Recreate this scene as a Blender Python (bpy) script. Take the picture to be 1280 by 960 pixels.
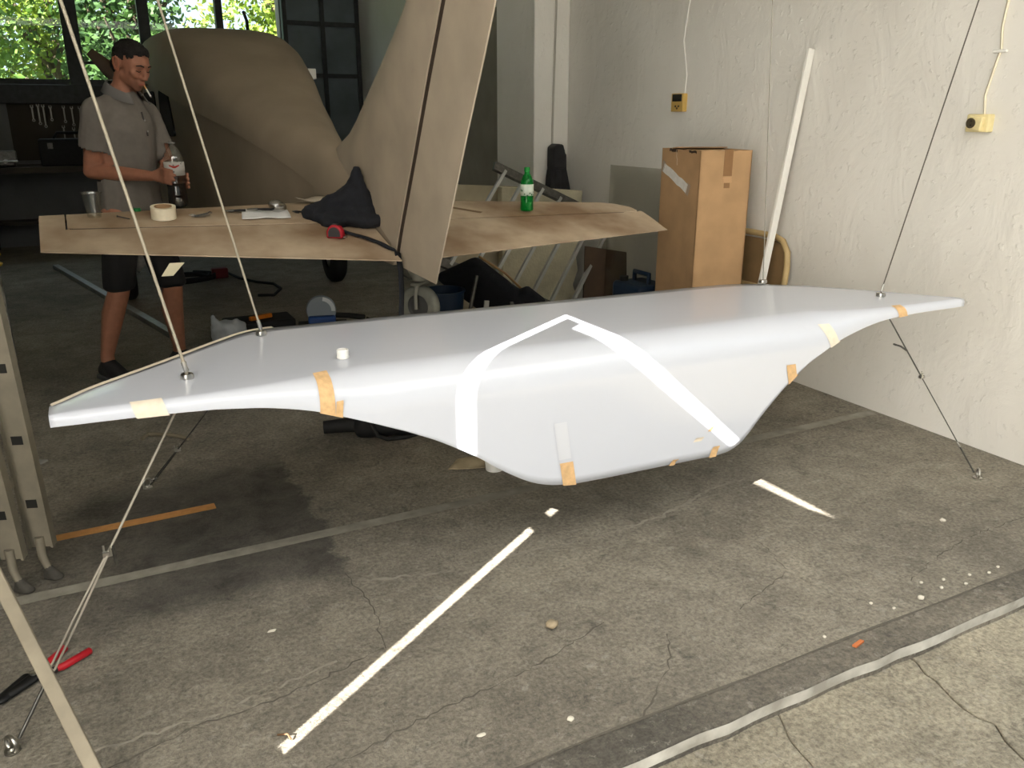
import bpy, bmesh, math, random
from mathutils import Vector, Matrix, noise
random.seed(7)
for o in list(bpy.data.objects): bpy.data.objects.remove(o)
SC = bpy.context.scene
COL = SC.collection
R = math.radians

# ------------------------------------------------------------------ camera, sky, sun, exposure
cam_d = bpy.data.cameras.new('camera'); cam = bpy.data.objects.new('camera', cam_d); COL.objects.link(cam)
cam.location = (0, 0, 1.42); cam.rotation_euler = (R(90-17.93), 0, R(-27.1))
cam_d.sensor_width = 36; cam_d.lens = 1035/1280*36; cam_d.clip_start = .05; cam_d.clip_end = 300
SC.camera = cam
W = bpy.data.worlds.new('sky'); SC.world = W; W.use_nodes = True
bgn = W.node_tree.nodes['Background']
bgn.inputs['Color'].default_value = (.80, .91, 1.0, 1); bgn.inputs['Strength'].default_value = 2.2
sd = bpy.data.lights.new('sun', 'SUN'); sun = bpy.data.objects.new('sun', sd); COL.objects.link(sun)
SUN = Vector((.56, .373, -.50)).normalized()
sun.rotation_euler = SUN.to_track_quat('-Z', 'Y').to_euler(); sun.location = (-6, -6, 8)
sd.energy = 54; sd.angle = R(.18); sd.color = (1, .955, .89)
VS = SC.view_settings; VS.view_transform = 'Standard'; VS.look = 'None'; VS.exposure = -.28; VS.gamma = 1; VS.use_curve_mapping = False

# ------------------------------------------------------------------ helpers
def lin(c):
    out = []
    for v in c[:3]:
        v /= 255.
        out.append(v/12.92 if v <= .04045 else ((v+.055)/1.055)**2.4)
    return (*out, 1)
MATS = {}
def mat(name, col, rough=.6, metal=0, var=0, scale=6, bump=0, bscale=60, coat=0, trans=0, ior=1.45, col2=None, alpha=1, detail=6):
    if name in MATS: return MATS[name]
    m = bpy.data.materials.new(name); m.use_nodes = True; MATS[name] = m
    nt = m.node_tree; b = nt.nodes['Principled BSDF']
    c = lin(col)
    b.inputs['Base Color'].default_value = c; b.inputs['Roughness'].default_value = rough
    b.inputs['Metallic'].default_value = metal; b.inputs['Coat Weight'].default_value = coat
    b.inputs['Coat Roughness'].default_value = .05
    b.inputs['Transmission Weight'].default_value = trans; b.inputs['IOR'].default_value = ior
    b.inputs['Alpha'].default_value = alpha
    if var or bump or col2:
        tc = nt.nodes.new('ShaderNodeTexCoord')
    if var or col2:
        n = nt.nodes.new('ShaderNodeTexNoise'); n.inputs['Scale'].default_value = scale; n.inputs['Detail'].default_value = detail
        nt.links.new(tc.outputs['Object'], n.inputs['Vector'])
        r = nt.nodes.new('ShaderNodeValToRGB')
        r.color_ramp.elements[0].position = .33; r.color_ramp.elements[1].position = .67
        if col2: r.color_ramp.elements[0].color = lin(col2); r.color_ramp.elements[1].color = c
        else:
            r.color_ramp.elements[0].color = tuple(max(0, v*(1-var)) for v in c[:3])+(1,)
            r.color_ramp.elements[1].color = tuple(min(1, v*(1+var)) for v in c[:3])+(1,)
        nt.links.new(n.outputs['Fac'], r.inputs['Fac']); nt.links.new(r.outputs['Color'], b.inputs['Base Color'])
    if bump:
        n2 = nt.nodes.new('ShaderNodeTexNoise'); n2.inputs['Scale'].default_value = bscale; n2.inputs['Detail'].default_value = 5
        nt.links.new(tc.outputs['Object'], n2.inputs['Vector'])
        bp = nt.nodes.new('ShaderNodeBump'); bp.inputs['Strength'].default_value = bump; bp.inputs['Distance'].default_value = .01
        nt.links.new(n2.outputs['Fac'], bp.inputs['Height']); nt.links.new(bp.outputs['Normal'], b.inputs['Normal'])
    return m
def clear(name, tint=(255,255,255), gloss=.07, rough=.03):
    if name in MATS: return MATS[name]
    m = bpy.data.materials.new(name); m.use_nodes = True; MATS[name] = m; nt = m.node_tree
    for n in list(nt.nodes):
        if n.type == 'BSDF_PRINCIPLED': nt.nodes.remove(n)
    t = nt.nodes.new('ShaderNodeBsdfTransparent'); t.inputs['Color'].default_value = lin(tint)
    g = nt.nodes.new('ShaderNodeBsdfGlossy'); g.inputs['Roughness'].default_value = rough
    mx = nt.nodes.new('ShaderNodeMixShader'); mx.inputs['Fac'].default_value = gloss
    nt.links.new(t.outputs[0], mx.inputs[1]); nt.links.new(g.outputs[0], mx.inputs[2])
    nt.links.new(mx.outputs[0], nt.nodes['Material Output'].inputs['Surface'])
    return m

class MB:
    """collects shapes for one mesh"""
    def __init__(s): s.bm = bmesh.new()
    def face(s, vs): return s.bm.faces.new(vs)
    def poly(s, pts): s.bm.faces.new([s.bm.verts.new(p) for p in pts]); return s
    def box(s, c, d, rot=None):
        hx, hy, hz = d[0]/2, d[1]/2, d[2]/2; c = Vector(c)
        M3 = rot if rot is not None else Matrix.Identity(3)
        v = [s.bm.verts.new(c+M3@Vector((x*hx, y*hy, z*hz))) for x in (-1,1) for y in (-1,1) for z in (-1,1)]
        for f in ((0,1,3,2),(4,6,7,5),(0,4,5,1),(2,3,7,6),(0,2,6,4),(1,5,7,3)): s.bm.faces.new([v[i] for i in f])
        return s
    def bar(s, a, b, w, h, up=(0,0,1)):
        a, b = Vector(a), Vector(b); d = (b-a); L = d.length; d.normalize()
        x = d.cross(Vector(up)); 
        if x.length < 1e-4: x = d.cross(Vector((1,0,0)))
        x.normalize(); u = x.cross(d)
        M3 = Matrix((x, d, u)).transposed()
        return s.box((a+b)/2, (w, L, h), M3)
    def tube(s, pts, r, n=8, cap=True):
        pts = [Vector(p) for p in pts]; rings = []
        rr = r if isinstance(r, (list, tuple)) else [r]*len(pts)
        prev = None
        for i, p in enumerate(pts):
            d = (pts[min(i+1, len(pts)-1)]-pts[max(i-1, 0)])
            if d.length < 1e-9: d = Vector((0,0,1))
            d.normalize()
            if prev is None:
                x = d.cross(Vector((0,0,1)))
                if x.length < .05: x = d.cross(Vector((1,0,0)))
            else: x = prev-d*prev.dot(d)
            x.normalize(); prev = x; y = d.cross(x)
            rings.append([s.bm.verts.new(p+(x*math.cos(2*math.pi*k/n)+y*math.sin(2*math.pi*k/n))*rr[i]) for k in range(n)])
        for i in range(len(rings)-1):
            for k in range(n): s.bm.faces.new((rings[i][k], rings[i][(k+1)%n], rings[i+1][(k+1)%n], rings[i+1][k]))
        if cap: s.bm.faces.new(rings[0][::-1]); s.bm.faces.new(rings[-1])
        return s
    def lathe(s, prof, c=(0,0,0), n=24, M3=None):
        c = Vector(c); M3 = M3 or Matrix.Identity(3); rings = []
        for r, z in prof:
            if r < 1e-5: rings.append([s.bm.verts.new(c+M3@Vector((0,0,z)))])
            else: rings.append([s.bm.verts.new(c+M3@Vector((r*math.cos(2*math.pi*k/n), r*math.sin(2*math.pi*k/n), z))) for k in range(n)])
        for a, b in zip(rings, rings[1:]):
            for k in range(n):
                k2 = (k+1) % n
                if len(a) == 1 and len(b) == 1: continue
                if len(a) == 1: s.bm.faces.new((a[0], b[k2], b[k]))
                elif len(b) == 1: s.bm.faces.new((a[k], a[k2], b[0]))
                else: s.bm.faces.new((a[k], a[k2], b[k2], b[k]))
        return s
    def prism(s, pts, d):
        """closed outline of 3D points pushed along vector d"""
        d = Vector(d); a = [s.bm.verts.new(Vector(p)) for p in pts]; b = [s.bm.verts.new(Vector(p)+d) for p in pts]; n = len(a)
        s.bm.faces.new(a[::-1]); s.bm.faces.new(b)
        for i in range(n): s.bm.faces.new((a[i], a[(i+1)%n], b[(i+1)%n], b[i]))
        return s
    def loft(s, rings, close=True, caps=True):
        vs = [[s.bm.verts.new(Vector(p)) for p in r] for r in rings]
        for a, b in zip(vs, vs[1:]):
            n = len(a)
            for k in range(n if close else n-1): s.bm.faces.new((a[k], a[(k+1)%n], b[(k+1)%n], b[k]))
        if caps and close: s.bm.faces.new(vs[0][::-1]); s.bm.faces.new(vs[-1])
        return s
    def hull(s, items):
        t = bmesh.new()
        for c, r in items:
            rx, ry, rz = (r, r, r) if not isinstance(r, (tuple, list)) else r[:3]
            M3 = r[3] if isinstance(r, (tuple, list)) and len(r) > 3 else Matrix.Identity(3)
            for i in range(1, 8):
                ph = math.pi*i/8
                for k in range(12):
                    th = 2*math.pi*k/12
                    t.verts.new(Vector(c)+M3@Vector((rx*math.sin(ph)*math.cos(th), ry*math.sin(ph)*math.sin(th), rz*math.cos(ph))))
            t.verts.new(Vector(c)+M3@Vector((0,0,rz))); t.verts.new(Vector(c)-M3@Vector((0,0,rz)))
        g = bmesh.ops.convex_hull(t, input=t.verts)
        bad = [v for v in t.verts if not v.link_faces]
        bmesh.ops.delete(t, geom=bad, context='VERTS')
        m = bpy.data.meshes.new('t'); t.to_mesh(m); t.free(); s.bm.from_mesh(m); bpy.data.meshes.remove(m)
        return s
    def mesh(s, name='m'):
        bmesh.ops.recalc_face_normals(s.bm, faces=s.bm.faces)
        m = bpy.data.meshes.new(name); s.bm.to_mesh(m); s.bm.free(); return m
    def build(s, name, m, parent=None, smooth=None, bevel=0, segs=2, subsurf=0, solid=0):
        o = link(name, s.mesh(name), m, parent)
        if smooth is not None: shade(o, smooth)
        if solid:
            k = o.modifiers.new('solid', 'SOLIDIFY'); k.thickness = solid; k.offset = 0
        if bevel:
            k = o.modifiers.new('bevel', 'BEVEL'); k.width = bevel; k.segments = segs; k.limit_method = 'ANGLE'; k.angle_limit = R(35)
            shade(o, 40)
        if subsurf:
            k = o.modifiers.new('sub', 'SUBSURF'); k.levels = k.render_levels = subsurf; shade(o, 180)
        return o
def shade(o, ang):
    me = o.data
    if ang <= 0: return
    for p in me.polygons: p.use_smooth = True
    if ang < 179:
        try: me.set_sharp_from_angle(angle=R(ang))
        except Exception: pass
def link(name, me, m, parent=None):
    o = bpy.data.objects.new(name, me); COL.objects.link(o)
    if m is not None and not me.materials: me.materials.append(m)
    if parent is not None:
        o.parent = parent
        p, Mi = parent, Matrix.Identity(4)
        Mw = Matrix.Identity(4)
        ch = []
        while p is not None: ch.append(p); p = p.parent
        for q in reversed(ch): Mw = Mw @ q.matrix_parent_inverse @ q.matrix_basis
        o.matrix_parent_inverse = Mw.inverted()
    return o
def tag(o, label, cat, group=None, kind=None):
    o['label'] = label; o['category'] = cat
    if group: o['group'] = group
    if kind: o['kind'] = kind
    return o
def thing(name, label, cat, loc=(0,0,0), group=None):
    o = bpy.data.objects.new(name, None); COL.objects.link(o); o.location = loc; o.empty_display_size = .1
    return tag(o, label, cat, group)
def struct(o, label, cat='structure'):
    o['kind'] = 'structure'; o['label'] = label; o['category'] = cat
    return o
TMP = bpy.data.scenes.new('scratch')
def remesh(mb, vox, smooth=2):
    """voxel-fused copy of the collected shapes, made in a scratch scene"""
    o = bpy.data.objects.new('tmp', mb.mesh('tmp')); TMP.collection.objects.link(o)
    k = o.modifiers.new('r', 'REMESH'); k.mode = 'VOXEL'; k.voxel_size = vox; k.use_smooth_shade = True
    if smooth:
        k = o.modifiers.new('s', 'SMOOTH'); k.factor = .5; k.iterations = smooth
    with bpy.context.temp_override(scene=TMP, view_layer=TMP.view_layers[0]):
        dg = bpy.context.evaluated_depsgraph_get()
        me = bpy.data.meshes.new_from_object(o.evaluated_get(dg)); old = o.data
    bpy.data.objects.remove(o); bpy.data.meshes.remove(old)
    return me
UP = Vector((0,0,1))
def lerp(a, b, t): return a+(b-a)*t
def interp(x, tab):
    if x <= tab[0][0]: return tab[0][1]
    for (x0, y0), (x1, y1) in zip(tab, tab[1:]):
        if x <= x1: return lerp(y0, y1, (x-x0)/(x1-x0))
    return tab[-1][1]
def smoothtab(tab, x, h):
    return sum(interp(x+h*k/3, tab)*w for k, w in zip(range(-3, 4), (1,2,3,4,3,2,1)))/16
def arc(a, b, sag, n=10):
    a, b = Vector(a), Vector(b); out = []
    for i in range(n+1):
        t = i/n; p = a.lerp(b, t); p.z -= sag*4*t*(1-t); out.append(p)
    return out

# ------------------------------------------------------------------ materials
def concrete(name, base, dark, patch=False):
    m = bpy.data.materials.new(name); m.use_nodes = True; nt = m.node_tree; b = nt.nodes['Principled BSDF']
    N, L = nt.nodes.new, nt.links.new
    tc = N('ShaderNodeTexCoord')
    def nz(sc, det, rough=.6, dist=0):
        n = N('ShaderNodeTexNoise'); n.inputs['Scale'].default_value = sc; n.inputs['Detail'].default_value = det
        n.inputs['Roughness'].default_value = rough; n.inputs['Distortion'].default_value = dist
        L(tc.outputs['Object'], n.inputs['Vector']); return n
    def ramp(src, p0, c0, p1, c1):
        r = N('ShaderNodeValToRGB'); e = r.color_ramp.elements
        e[0].position, e[1].position = p0, p1; e[0].color, e[1].color = c0, c1
        L(src, r.inputs['Fac']); return r
    def mix(kind, fac, a, b_):
        x = N('ShaderNodeMix'); x.data_type = 'RGBA'; x.blend_type = kind
        if isinstance(fac, float): x.inputs[0].default_value = fac
        else: L(fac, x.inputs[0])
        for s_, v in ((x.inputs[6], a), (x.inputs[7], b_)):
            if isinstance(v, tuple): s_.default_value = v
            else: L(v, s_)
        return x.outputs[2]
    big = nz(1.1, 8, .62, .4); mid = nz(6, 8, .7, .3); fine = nz(70, 6, .75); speck = nz(24, 4, .8)
    c = ramp(big.outputs['Fac'], .34, lin(dark), .64, lin(base)).outputs['Color']
    c = mix('MULTIPLY', .75, c, ramp(mid.outputs['Fac'], .34, (.66,.65,.63,1), .62, (1.14,1.13,1.1,1)).outputs['Color'])
    c = mix('MULTIPLY', .9, c, ramp(fine.outputs['Fac'], .36, (.5,.5,.49,1), .62, (1.2,1.2,1.18,1)).outputs['Color'])
    c = mix('MIX', ramp(speck.outputs['Fac'], .57, (0,0,0,1), .67, (.5,.5,.5,1)).outputs['Color'], c, lin((168,163,152)))
    c = mix('MIX', ramp(nz(11, 7, .85, .6).outputs['Fac'], .55, (0,0,0,1), .68, (.6,.6,.6,1)).outputs['Color'], c, lin((48,46,43)))
    if patch:   # old bitumen patch in the floor, its own ragged outline
        sx = N('ShaderNodeSeparateXYZ'); L(tc.outputs['Object'], sx.inputs[0])
        nn = nz(7, 5, .7)
        def edge(out, at, w, sgn):
            a = N('ShaderNodeMath'); a.operation = 'SUBTRACT'; L(out, a.inputs[0]); a.inputs[1].default_value = at
            k = N('ShaderNodeMath'); k.operation = 'MULTIPLY_ADD'; L(nn.outputs['Fac'], k.inputs[0]); k.inputs[1].default_value = .22; L(a.outputs[0], k.inputs[2])
            q = N('ShaderNodeMath'); q.operation = 'MULTIPLY_ADD'; q.use_clamp = True; L(k.outputs[0], q.inputs[0]); q.inputs[1].default_value = sgn/w; q.inputs[2].default_value = .5-sgn*.11/w
            return q.outputs[0]
        ms = []
        for out, at_, w, sg in ((sx.outputs[0], .62, .03, -1), (sx.outputs[1], 2.38, .16, 1), (sx.outputs[1], 3.42, .3, -1), (sx.outputs[0], -.2, .5, 1)):
            ms.append(edge(out, at_, w, sg))
        f = ms[0]
        for o_ in ms[1:]:
            p = N('ShaderNodeMath'); p.operation = 'MULTIPLY'; L(f, p.inputs[0]); L(o_, p.inputs[1]); f = p.outputs[0]
        p = N('ShaderNodeMath'); p.operation = 'MULTIPLY'; L(f, p.inputs[0]); p.inputs[1].default_value = .8; f = p.outputs[0]
        dk = ramp(mid.outputs['Fac'], .35, lin((44,42,40)), .66, lin((92,88,82))).outputs['Color']
        c = mix('MIX', f, c, dk)
    L(c, b.inputs['Base Color'])
    b.inputs['Roughness'].default_value = .82
    bp = N('ShaderNodeBump'); bp.inputs['Strength'].default_value = .9; bp.inputs['Distance'].default_value = .03
    add = N('ShaderNodeMath'); add.operation = 'MULTIPLY_ADD'; L(fine.outputs['Fac'], add.inputs[0]); add.inputs[1].default_value = .4; L(mid.outputs['Fac'], add.inputs[2])
    L(add.outputs[0], bp.inputs['Height']); L(bp.outputs['Normal'], b.inputs['Normal'])
    return m
M_floor = concrete('floor_concrete', (158,151,138), (128,122,111), True)
M_apron = concrete('apron_concrete', (178,170,152), (154,147,131))
M_kerb = concrete('kerb_concrete', (138,131,119), (92,88,81))
def plaster(name, col, col2, bump=.42, sc=3.0):
    m = bpy.data.materials.new(name); m.use_nodes = True; nt = m.node_tree; b = nt.nodes['Principled BSDF']
    N, L = nt.nodes.new, nt.links.new; tc = N('ShaderNodeTexCoord')
    n = N('ShaderNodeTexNoise'); n.inputs['Scale'].default_value = 1.3; n.inputs['Detail'].default_value = 7; L(tc.outputs['Object'], n.inputs['Vector'])
    r = N('ShaderNodeValToRGB'); e = r.color_ramp.elements; e[0].position, e[1].position = .35, .65; e[0].color, e[1].color = lin(col2), lin(col)
    L(n.outputs['Fac'], r.inputs['Fac']); L(r.outputs['Color'], b.inputs['Base Color']); b.inputs['Roughness'].default_value = .75
    a = N('ShaderNodeTexNoise'); a.inputs['Scale'].default_value = sc; a.inputs['Detail'].default_value = 9; a.inputs['Roughness'].default_value = .55; a.inputs['Distortion'].default_value = .8
    mp = N('ShaderNodeMapping'); mp.inputs['Scale'].default_value = (1, 1.4, .8); L(tc.outputs['Object'], mp.inputs['Vector']); L(mp.outputs[0], a.inputs['Vector'])
    v = N('ShaderNodeTexNoise'); v.inputs['Scale'].default_value = 26; v.inputs['Detail'].default_value = 3; L(tc.outputs['Object'], v.inputs['Vector'])
    vr = N('ShaderNodeValToRGB'); vr.color_ramp.elements[0].position = .6; vr.color_ramp.elements[1].position = .72; L(v.outputs['Fac'], vr.inputs['Fac'])
    ad = N('ShaderNodeMath'); ad.operation = 'MULTIPLY_ADD'; L(vr.outputs['Color'], ad.inputs[0]); ad.inputs[1].default_value = .12; L(a.outputs['Fac'], ad.inputs[2])
    bp = N('ShaderNodeBump'); bp.inputs['Strength'].default_value = bump; bp.inputs['Distance'].default_value = .035
    L(ad.outputs[0], bp.inputs['Height']); L(bp.outputs['Normal'], b.inputs['Normal'])
    return m
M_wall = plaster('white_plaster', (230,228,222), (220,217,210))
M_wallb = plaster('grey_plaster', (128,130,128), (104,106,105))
M_pier = plaster('pier_plaster', (246,244,238), (238,235,228))
M_ceil = plaster('ceiling_plaster', (240,238,230), (232,229,220))
M_gel = mat('white_gelcoat', (196,200,210), .13, coat=0)
M_tape = mat('masking_tape', (206,170,124), .7, var=.12, scale=60, bump=.15)
M_tapep = mat('pale_tape', (222,211,193), .7, var=.06, scale=60)
M_steel = mat('steel', (190,188,182), .3, 1, var=.1, scale=40)
M_dsteel = mat('dull_steel', (105,104,100), .45, .9, var=.2, scale=40)
M_cable = mat('wire_cable', (176,168,150), .5, .5, bump=.4, bscale=500)
M_primer = mat('beige_primer', (166,153,135), .62, var=.10, scale=5, bump=.03)
M_primer2 = mat('worn_primer', (190,172,148), .6, col2=(132,106,80), scale=3.6, bump=.04, detail=9)
M_fus = mat('shaded_fuselage_primer', (142,128,110), .6, var=.1, scale=3, bump=.03)  # primer darkened to stand in for the dimmer light on the fuselage
M_seam = mat('gap_shade', (58,46,36), .8)  # dark colour standing in for the shade inside hinge gaps
M_dglass = mat('dark_glass', (10,10,11), .12)
M_black = mat('black_rubber', (20,20,20), .7, var=.3, scale=30)
M_blackf = mat('black_cloth', (24,26,32), .9, var=.25, scale=25, bump=.3, bscale=90)
M_alu = mat('aluminium', (172,172,168), .42, .85, var=.12, scale=20)
M_card = mat('cardboard', (176,142,104), .8, var=.08, scale=9, bump=.08, bscale=30)
M_wood = mat('pale_wood', (170,146,112), .7, var=.18, scale=14)
M_white = mat('white_plastic', (232,231,226), .45)
M_skin = mat('skin', (164,112,88), .55, var=.08, scale=30, bump=.05, bscale=200)
M_shirt = mat('grey_cotton', (120,114,107), .95, var=.05, scale=40, bump=.2, bscale=240)

# ------------------------------------------------------------------ setting: floor, apron, kerb
WX, BY, CZ = 3.43, 11.0, 4.1
XL = -3.4
b = MB(); b.box(((XL+WX)/2, (1.35+BY)/2, -.1), (WX-XL, BY-1.35, .2)); floor = struct(b.build('floor', M_floor), 'grey worn concrete hangar floor', 'floor')
def ribbon(pts, w, z, jit=0):
    m = MB(); L_ = []
    for i, p in enumerate(pts):
        p = Vector((p[0], p[1], z)); a = Vector((*pts[max(i-1,0)][:2], z)); c = Vector((*pts[min(i+1,len(pts)-1)][:2], z))
        d = (c-a).normalized(); n = Vector((-d.y, d.x, 0)); ww = w*(1+random.uniform(-jit, jit))
        L_.append((m.bm.verts.new(p+n*ww/2), m.bm.verts.new(p-n*ww/2)))
    for q, r_ in zip(L_, L_[1:]): m.face((q[0], q[1], r_[1], r_[0]))
    return m
def jag(pts, step=.03, amp=.012):
    out = []
    for a, c in zip(pts, pts[1:]):
        a, c = Vector((*a, 0)), Vector((*c, 0)); n = max(2, int((c-a).length/step))
        for i in range(n):
            p = a.lerp(c, i/n); out.append((p.x+random.uniform(-amp, amp), p.y+random.uniform(-amp, amp)))
    out.append(pts[-1]); return out
M_line = mat('faded_line_paint', (150,146,134), .8, col2=(122,118,108), scale=14, bump=.2)
ribbon([(XL+.1+i*.1, 2.665) for i in range(68)], .055, .0012, .05).build('painted_line', M_line, floor)
M_crack = mat('crack_dirt', (92,87,78), .95)
M_chalk = mat('mortar_ridge', (140,134,122), .9, var=.15, scale=30)
for pts, w in (([(-.45,1.72),(-.065,1.797),(.082,1.842),(.237,1.844),(.388,1.873),(.583,1.928)], .006), ([(.583,1.928),(.62,2.12),(.6,2.37)], .005),
               ([(.30,1.55),(.62,1.62),(.9,1.66),(1.2,1.75)], .006), ([(1.05,1.36),(1.25,1.5),(1.33,1.62)], .006), ([(1.6,1.62),(1.9,1.72),(1.95,1.9)], .004), ([(2.2,1.5),(2.6,1.6),(3.4,1.62)], .004)):
    ribbon(jag(pts, .02, .007), w*.6, .0008, .9).build('crack', M_crack, floor)
for pts, w in (([(.62,2.3),(.95,2.21),(1.197,2.219),(1.51,2.199),(1.775,2.224),(2.096,2.334),(2.5,2.36)], .010), ([(-.5,1.86),(.1,1.86),(.45,1.93)], .006)):
    ribbon(jag(pts, .018, .010), w, .001, .8).build('mortar_ridge', M_chalk, floor)
# apron of concrete slabs outside the door
apron = struct(MB().box((2, -9.4, -.2), (40, 21.4, .2)).build('floor_outside', mat('apron_joint_dirt', (96,90,78), .95)), 'concrete apron outside the hangar door', 'floor')
def slab(poly, z0=-.1, z1=-.045):
    m = MB(); m.prism([(x, y, z0) for x, y in poly], (0, 0, z1-z0)); o = m.build('slab', M_apron, apron, bevel=.003, segs=1); return o
g1 = [(1.42,1.28),(1.40,1.22),(1.37,1.17),(1.36,1.1),(1.30,.9),(1.33,.5),(1.28,-.2),(1.3,-1)]
g2 = [(1.925,1.29),(1.90,1.2),(1.887,1.13),(1.86,1.06),(1.871,.98),(1.83,.87),(1.80,.6),(1.84,.1),(1.80,-1)]
G1 = jag(g1, .05, .006); G2 = jag(g2, .05, .008)
sh = lambda L_, d: [(x+d, y) for x, y in L_]
slab(sh(G1, -.002)+[(-3,-1),(-3,1.28)])
slab(sh(G1, .001)+sh(G2, -.003)[::-1])
slab(sh(G2, .003)+[(5,-1),(5,1.28)])
for i in range(6):
    for k in range(3): slab([(-8+i*4,-1.02-k*3.2),(-8+i*4+3.98,-1.02-k*3.2),(-8+i*4+3.98,-4.2-k*3.2),(-8+i*4,-4.2-k*3.2)])
# kerb with a chipped pale front face
m = MB(); n = 90; fr = []; tp = []; bk = []; bt = []
for i in range(n+1):
    x = XL+(WX+1.2-XL)*i/n; j = random.uniform(-.004, .004)+.006*noise.noise((x*2.2, 0, 3))+.004*noise.noise((x*14, 0, 3)); k = random.uniform(-.003, .003)
    off = .02*(x-1.6)/1.6
    bt.append((x, 1.255+off+j, -.12)); fr.append((x, 1.262+off+j, .002+k)); tp.append((x, 1.272+off+j*.5, .006)); bk.append((x, 1.36+off*.6, .004))
V = [[m.bm.verts.new(p) for p in r_] for r_ in (bt, fr, tp, bk)]
for a, c in zip(V, V[1:]):
    for i in range(n): m.face((a[i], a[i+1], c[i+1], c[i]))
kerb = struct(m.build('trim_1', M_kerb), 'worn concrete door kerb with pale chipped edge', 'kerb')
m = MB(); V = [[m.bm.verts.new((p[0], p[1]-.002, p[2]+dz)) for p in r_] for r_, dz in ((fr, -.055), (fr, -.002))]
for i in range(n): m.face((V[0][i], V[0][i+1], V[1][i+1], V[1][i]))
m.build('painted_edge', mat('pale_edge_paint', (206,203,194), .7, col2=(150,146,136), scale=9, bump=.3), kerb)
ribbon([(-1+i*.12, 1.362+.012*(-1+i*.12-1.6)/1.6+random.uniform(-.003,.003)) for i in range(46)], .007, .0062, .5).build('joint', M_crack, kerb)

# ------------------------------------------------------------------ walls, ceiling, pier
struct(MB().box((WX+.15, (1.1+BY)/2, CZ/2), (.3, BY-1.1, CZ+.1)).build('wall_right', M_wall), 'white uneven plaster side wall', 'wall')
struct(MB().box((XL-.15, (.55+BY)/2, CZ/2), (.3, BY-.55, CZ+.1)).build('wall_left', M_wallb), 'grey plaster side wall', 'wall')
struct(MB().box(((XL+WX)/2, (.55+BY)/2, CZ+.1), (WX-XL+.6, BY-.5, .2)).build('ceiling', M_ceil), 'grey hangar ceiling', 'ceiling')
pier = struct(MB().box((3.28, 6.07, CZ/2), (.3, .64, CZ)).build('wall_pier', M_pier, bevel=.01), 'plastered pier standing out from the side wall', 'wall')
m = MB(); m.tube([(3.31,5.738,CZ),(3.30,5.738,2.2),(3.285,5.738,1.5),(3.27,5.738,.2)], .008, 6); m.build('cable_conduit', mat('pale_conduit', (186,182,172), .6), pier, smooth=60)
# back wall: sill part, window band, solid door part on the right
SZ = 1.75; WTOP = 3.1
m = MB(); m.box(((XL+WX)/2, BY+.1, SZ/2), (WX-XL, .2, SZ)); m.box(((XL+WX)/2, BY+.1, (WTOP+CZ)/2), (WX-XL, .2, CZ-WTOP)); m.box((2.46+.485, BY+.1, (SZ+WTOP)/2), (.97, .2, WTOP-SZ))
m.box((XL+.8, BY+.1, (SZ+WTOP)/2), (1.6, .2, WTOP-SZ))
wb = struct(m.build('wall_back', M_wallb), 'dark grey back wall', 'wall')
M_frame = mat('dark_frame', (62,64,66), .6, var=.2, scale=20)
M_pane = clear('window_pane_glass', (240,246,246), .015, 0)
cuts = [-1.8, -.75, .17, .93, 1.76, 2.46]; wds = [.06, .06, .085, .06, .04, .05]
for i in range(5):
    x0, x1 = cuts[i]+wds[i], cuts[i+1]-wds[i+1]
    f = MB()
    f.box((cuts[i]+.0, BY+.05, (SZ+WTOP)/2), (wds[i]*2*.98, .12, WTOP-SZ)) if i else f.box((cuts[i], BY+.05, (SZ+WTOP)/2), (.11, .12, WTOP-SZ))
    f.box(((x0+x1)/2, BY+.05, SZ+.03), (x1-x0, .12, .06)); f.box(((x0+x1)/2, BY+.05, WTOP-.03), (x1-x0, .12, .06))
    if i == 2: f.box(((x0+x1)/2, BY+.05, SZ+.24), (x1-x0, .05, .03))
    w = struct(f.build('window_%d' % (i+1), M_frame), 'dark framed pane of the back window band, number %d from the left' % (i+1), 'window')
    MB().box(((x0+x1)/2, BY+.06, (SZ+WTOP)/2), (x1-x0, .008, WTOP-SZ-.12)).build('pane', M_pane, w)
struct(MB().box(((XL+2.46)/2, BY-.05, SZ-.1), (2.46-XL, .12, .2)).build('trim_2', M_frame, bevel=.01), 'dark sill rail under the back windows', 'sill')
# battened sheet door at the right of the back wall
d = struct(MB().box((2.95, BY-.03, 1.5), (.95, .06, 3.0)).build('door_2', mat('grey_sheet', (110,120,126), .6, var=.2, scale=3)), 'grey sheet metal back door with battens', 'door')
for z in (.9, 1.9, 2.5): MB().box((2.95, BY-.075, z), (.95, .03, .05)).build('batten', M_frame, d)
for x in (2.5, 2.96, 3.4): MB().box((x, BY-.09, 1.5), (.05, .03, 3.0)).build('batten', M_frame, d)
# side door beyond the pier
d3 = struct(MB().box((WX-.03, 8.0, 1.15), (.06, 2.6, 2.3)).build('door_3', mat('drab_door', (150,142,128), .6, var=.1, scale=4)), 'drab side door beyond the pier', 'door')
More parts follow.
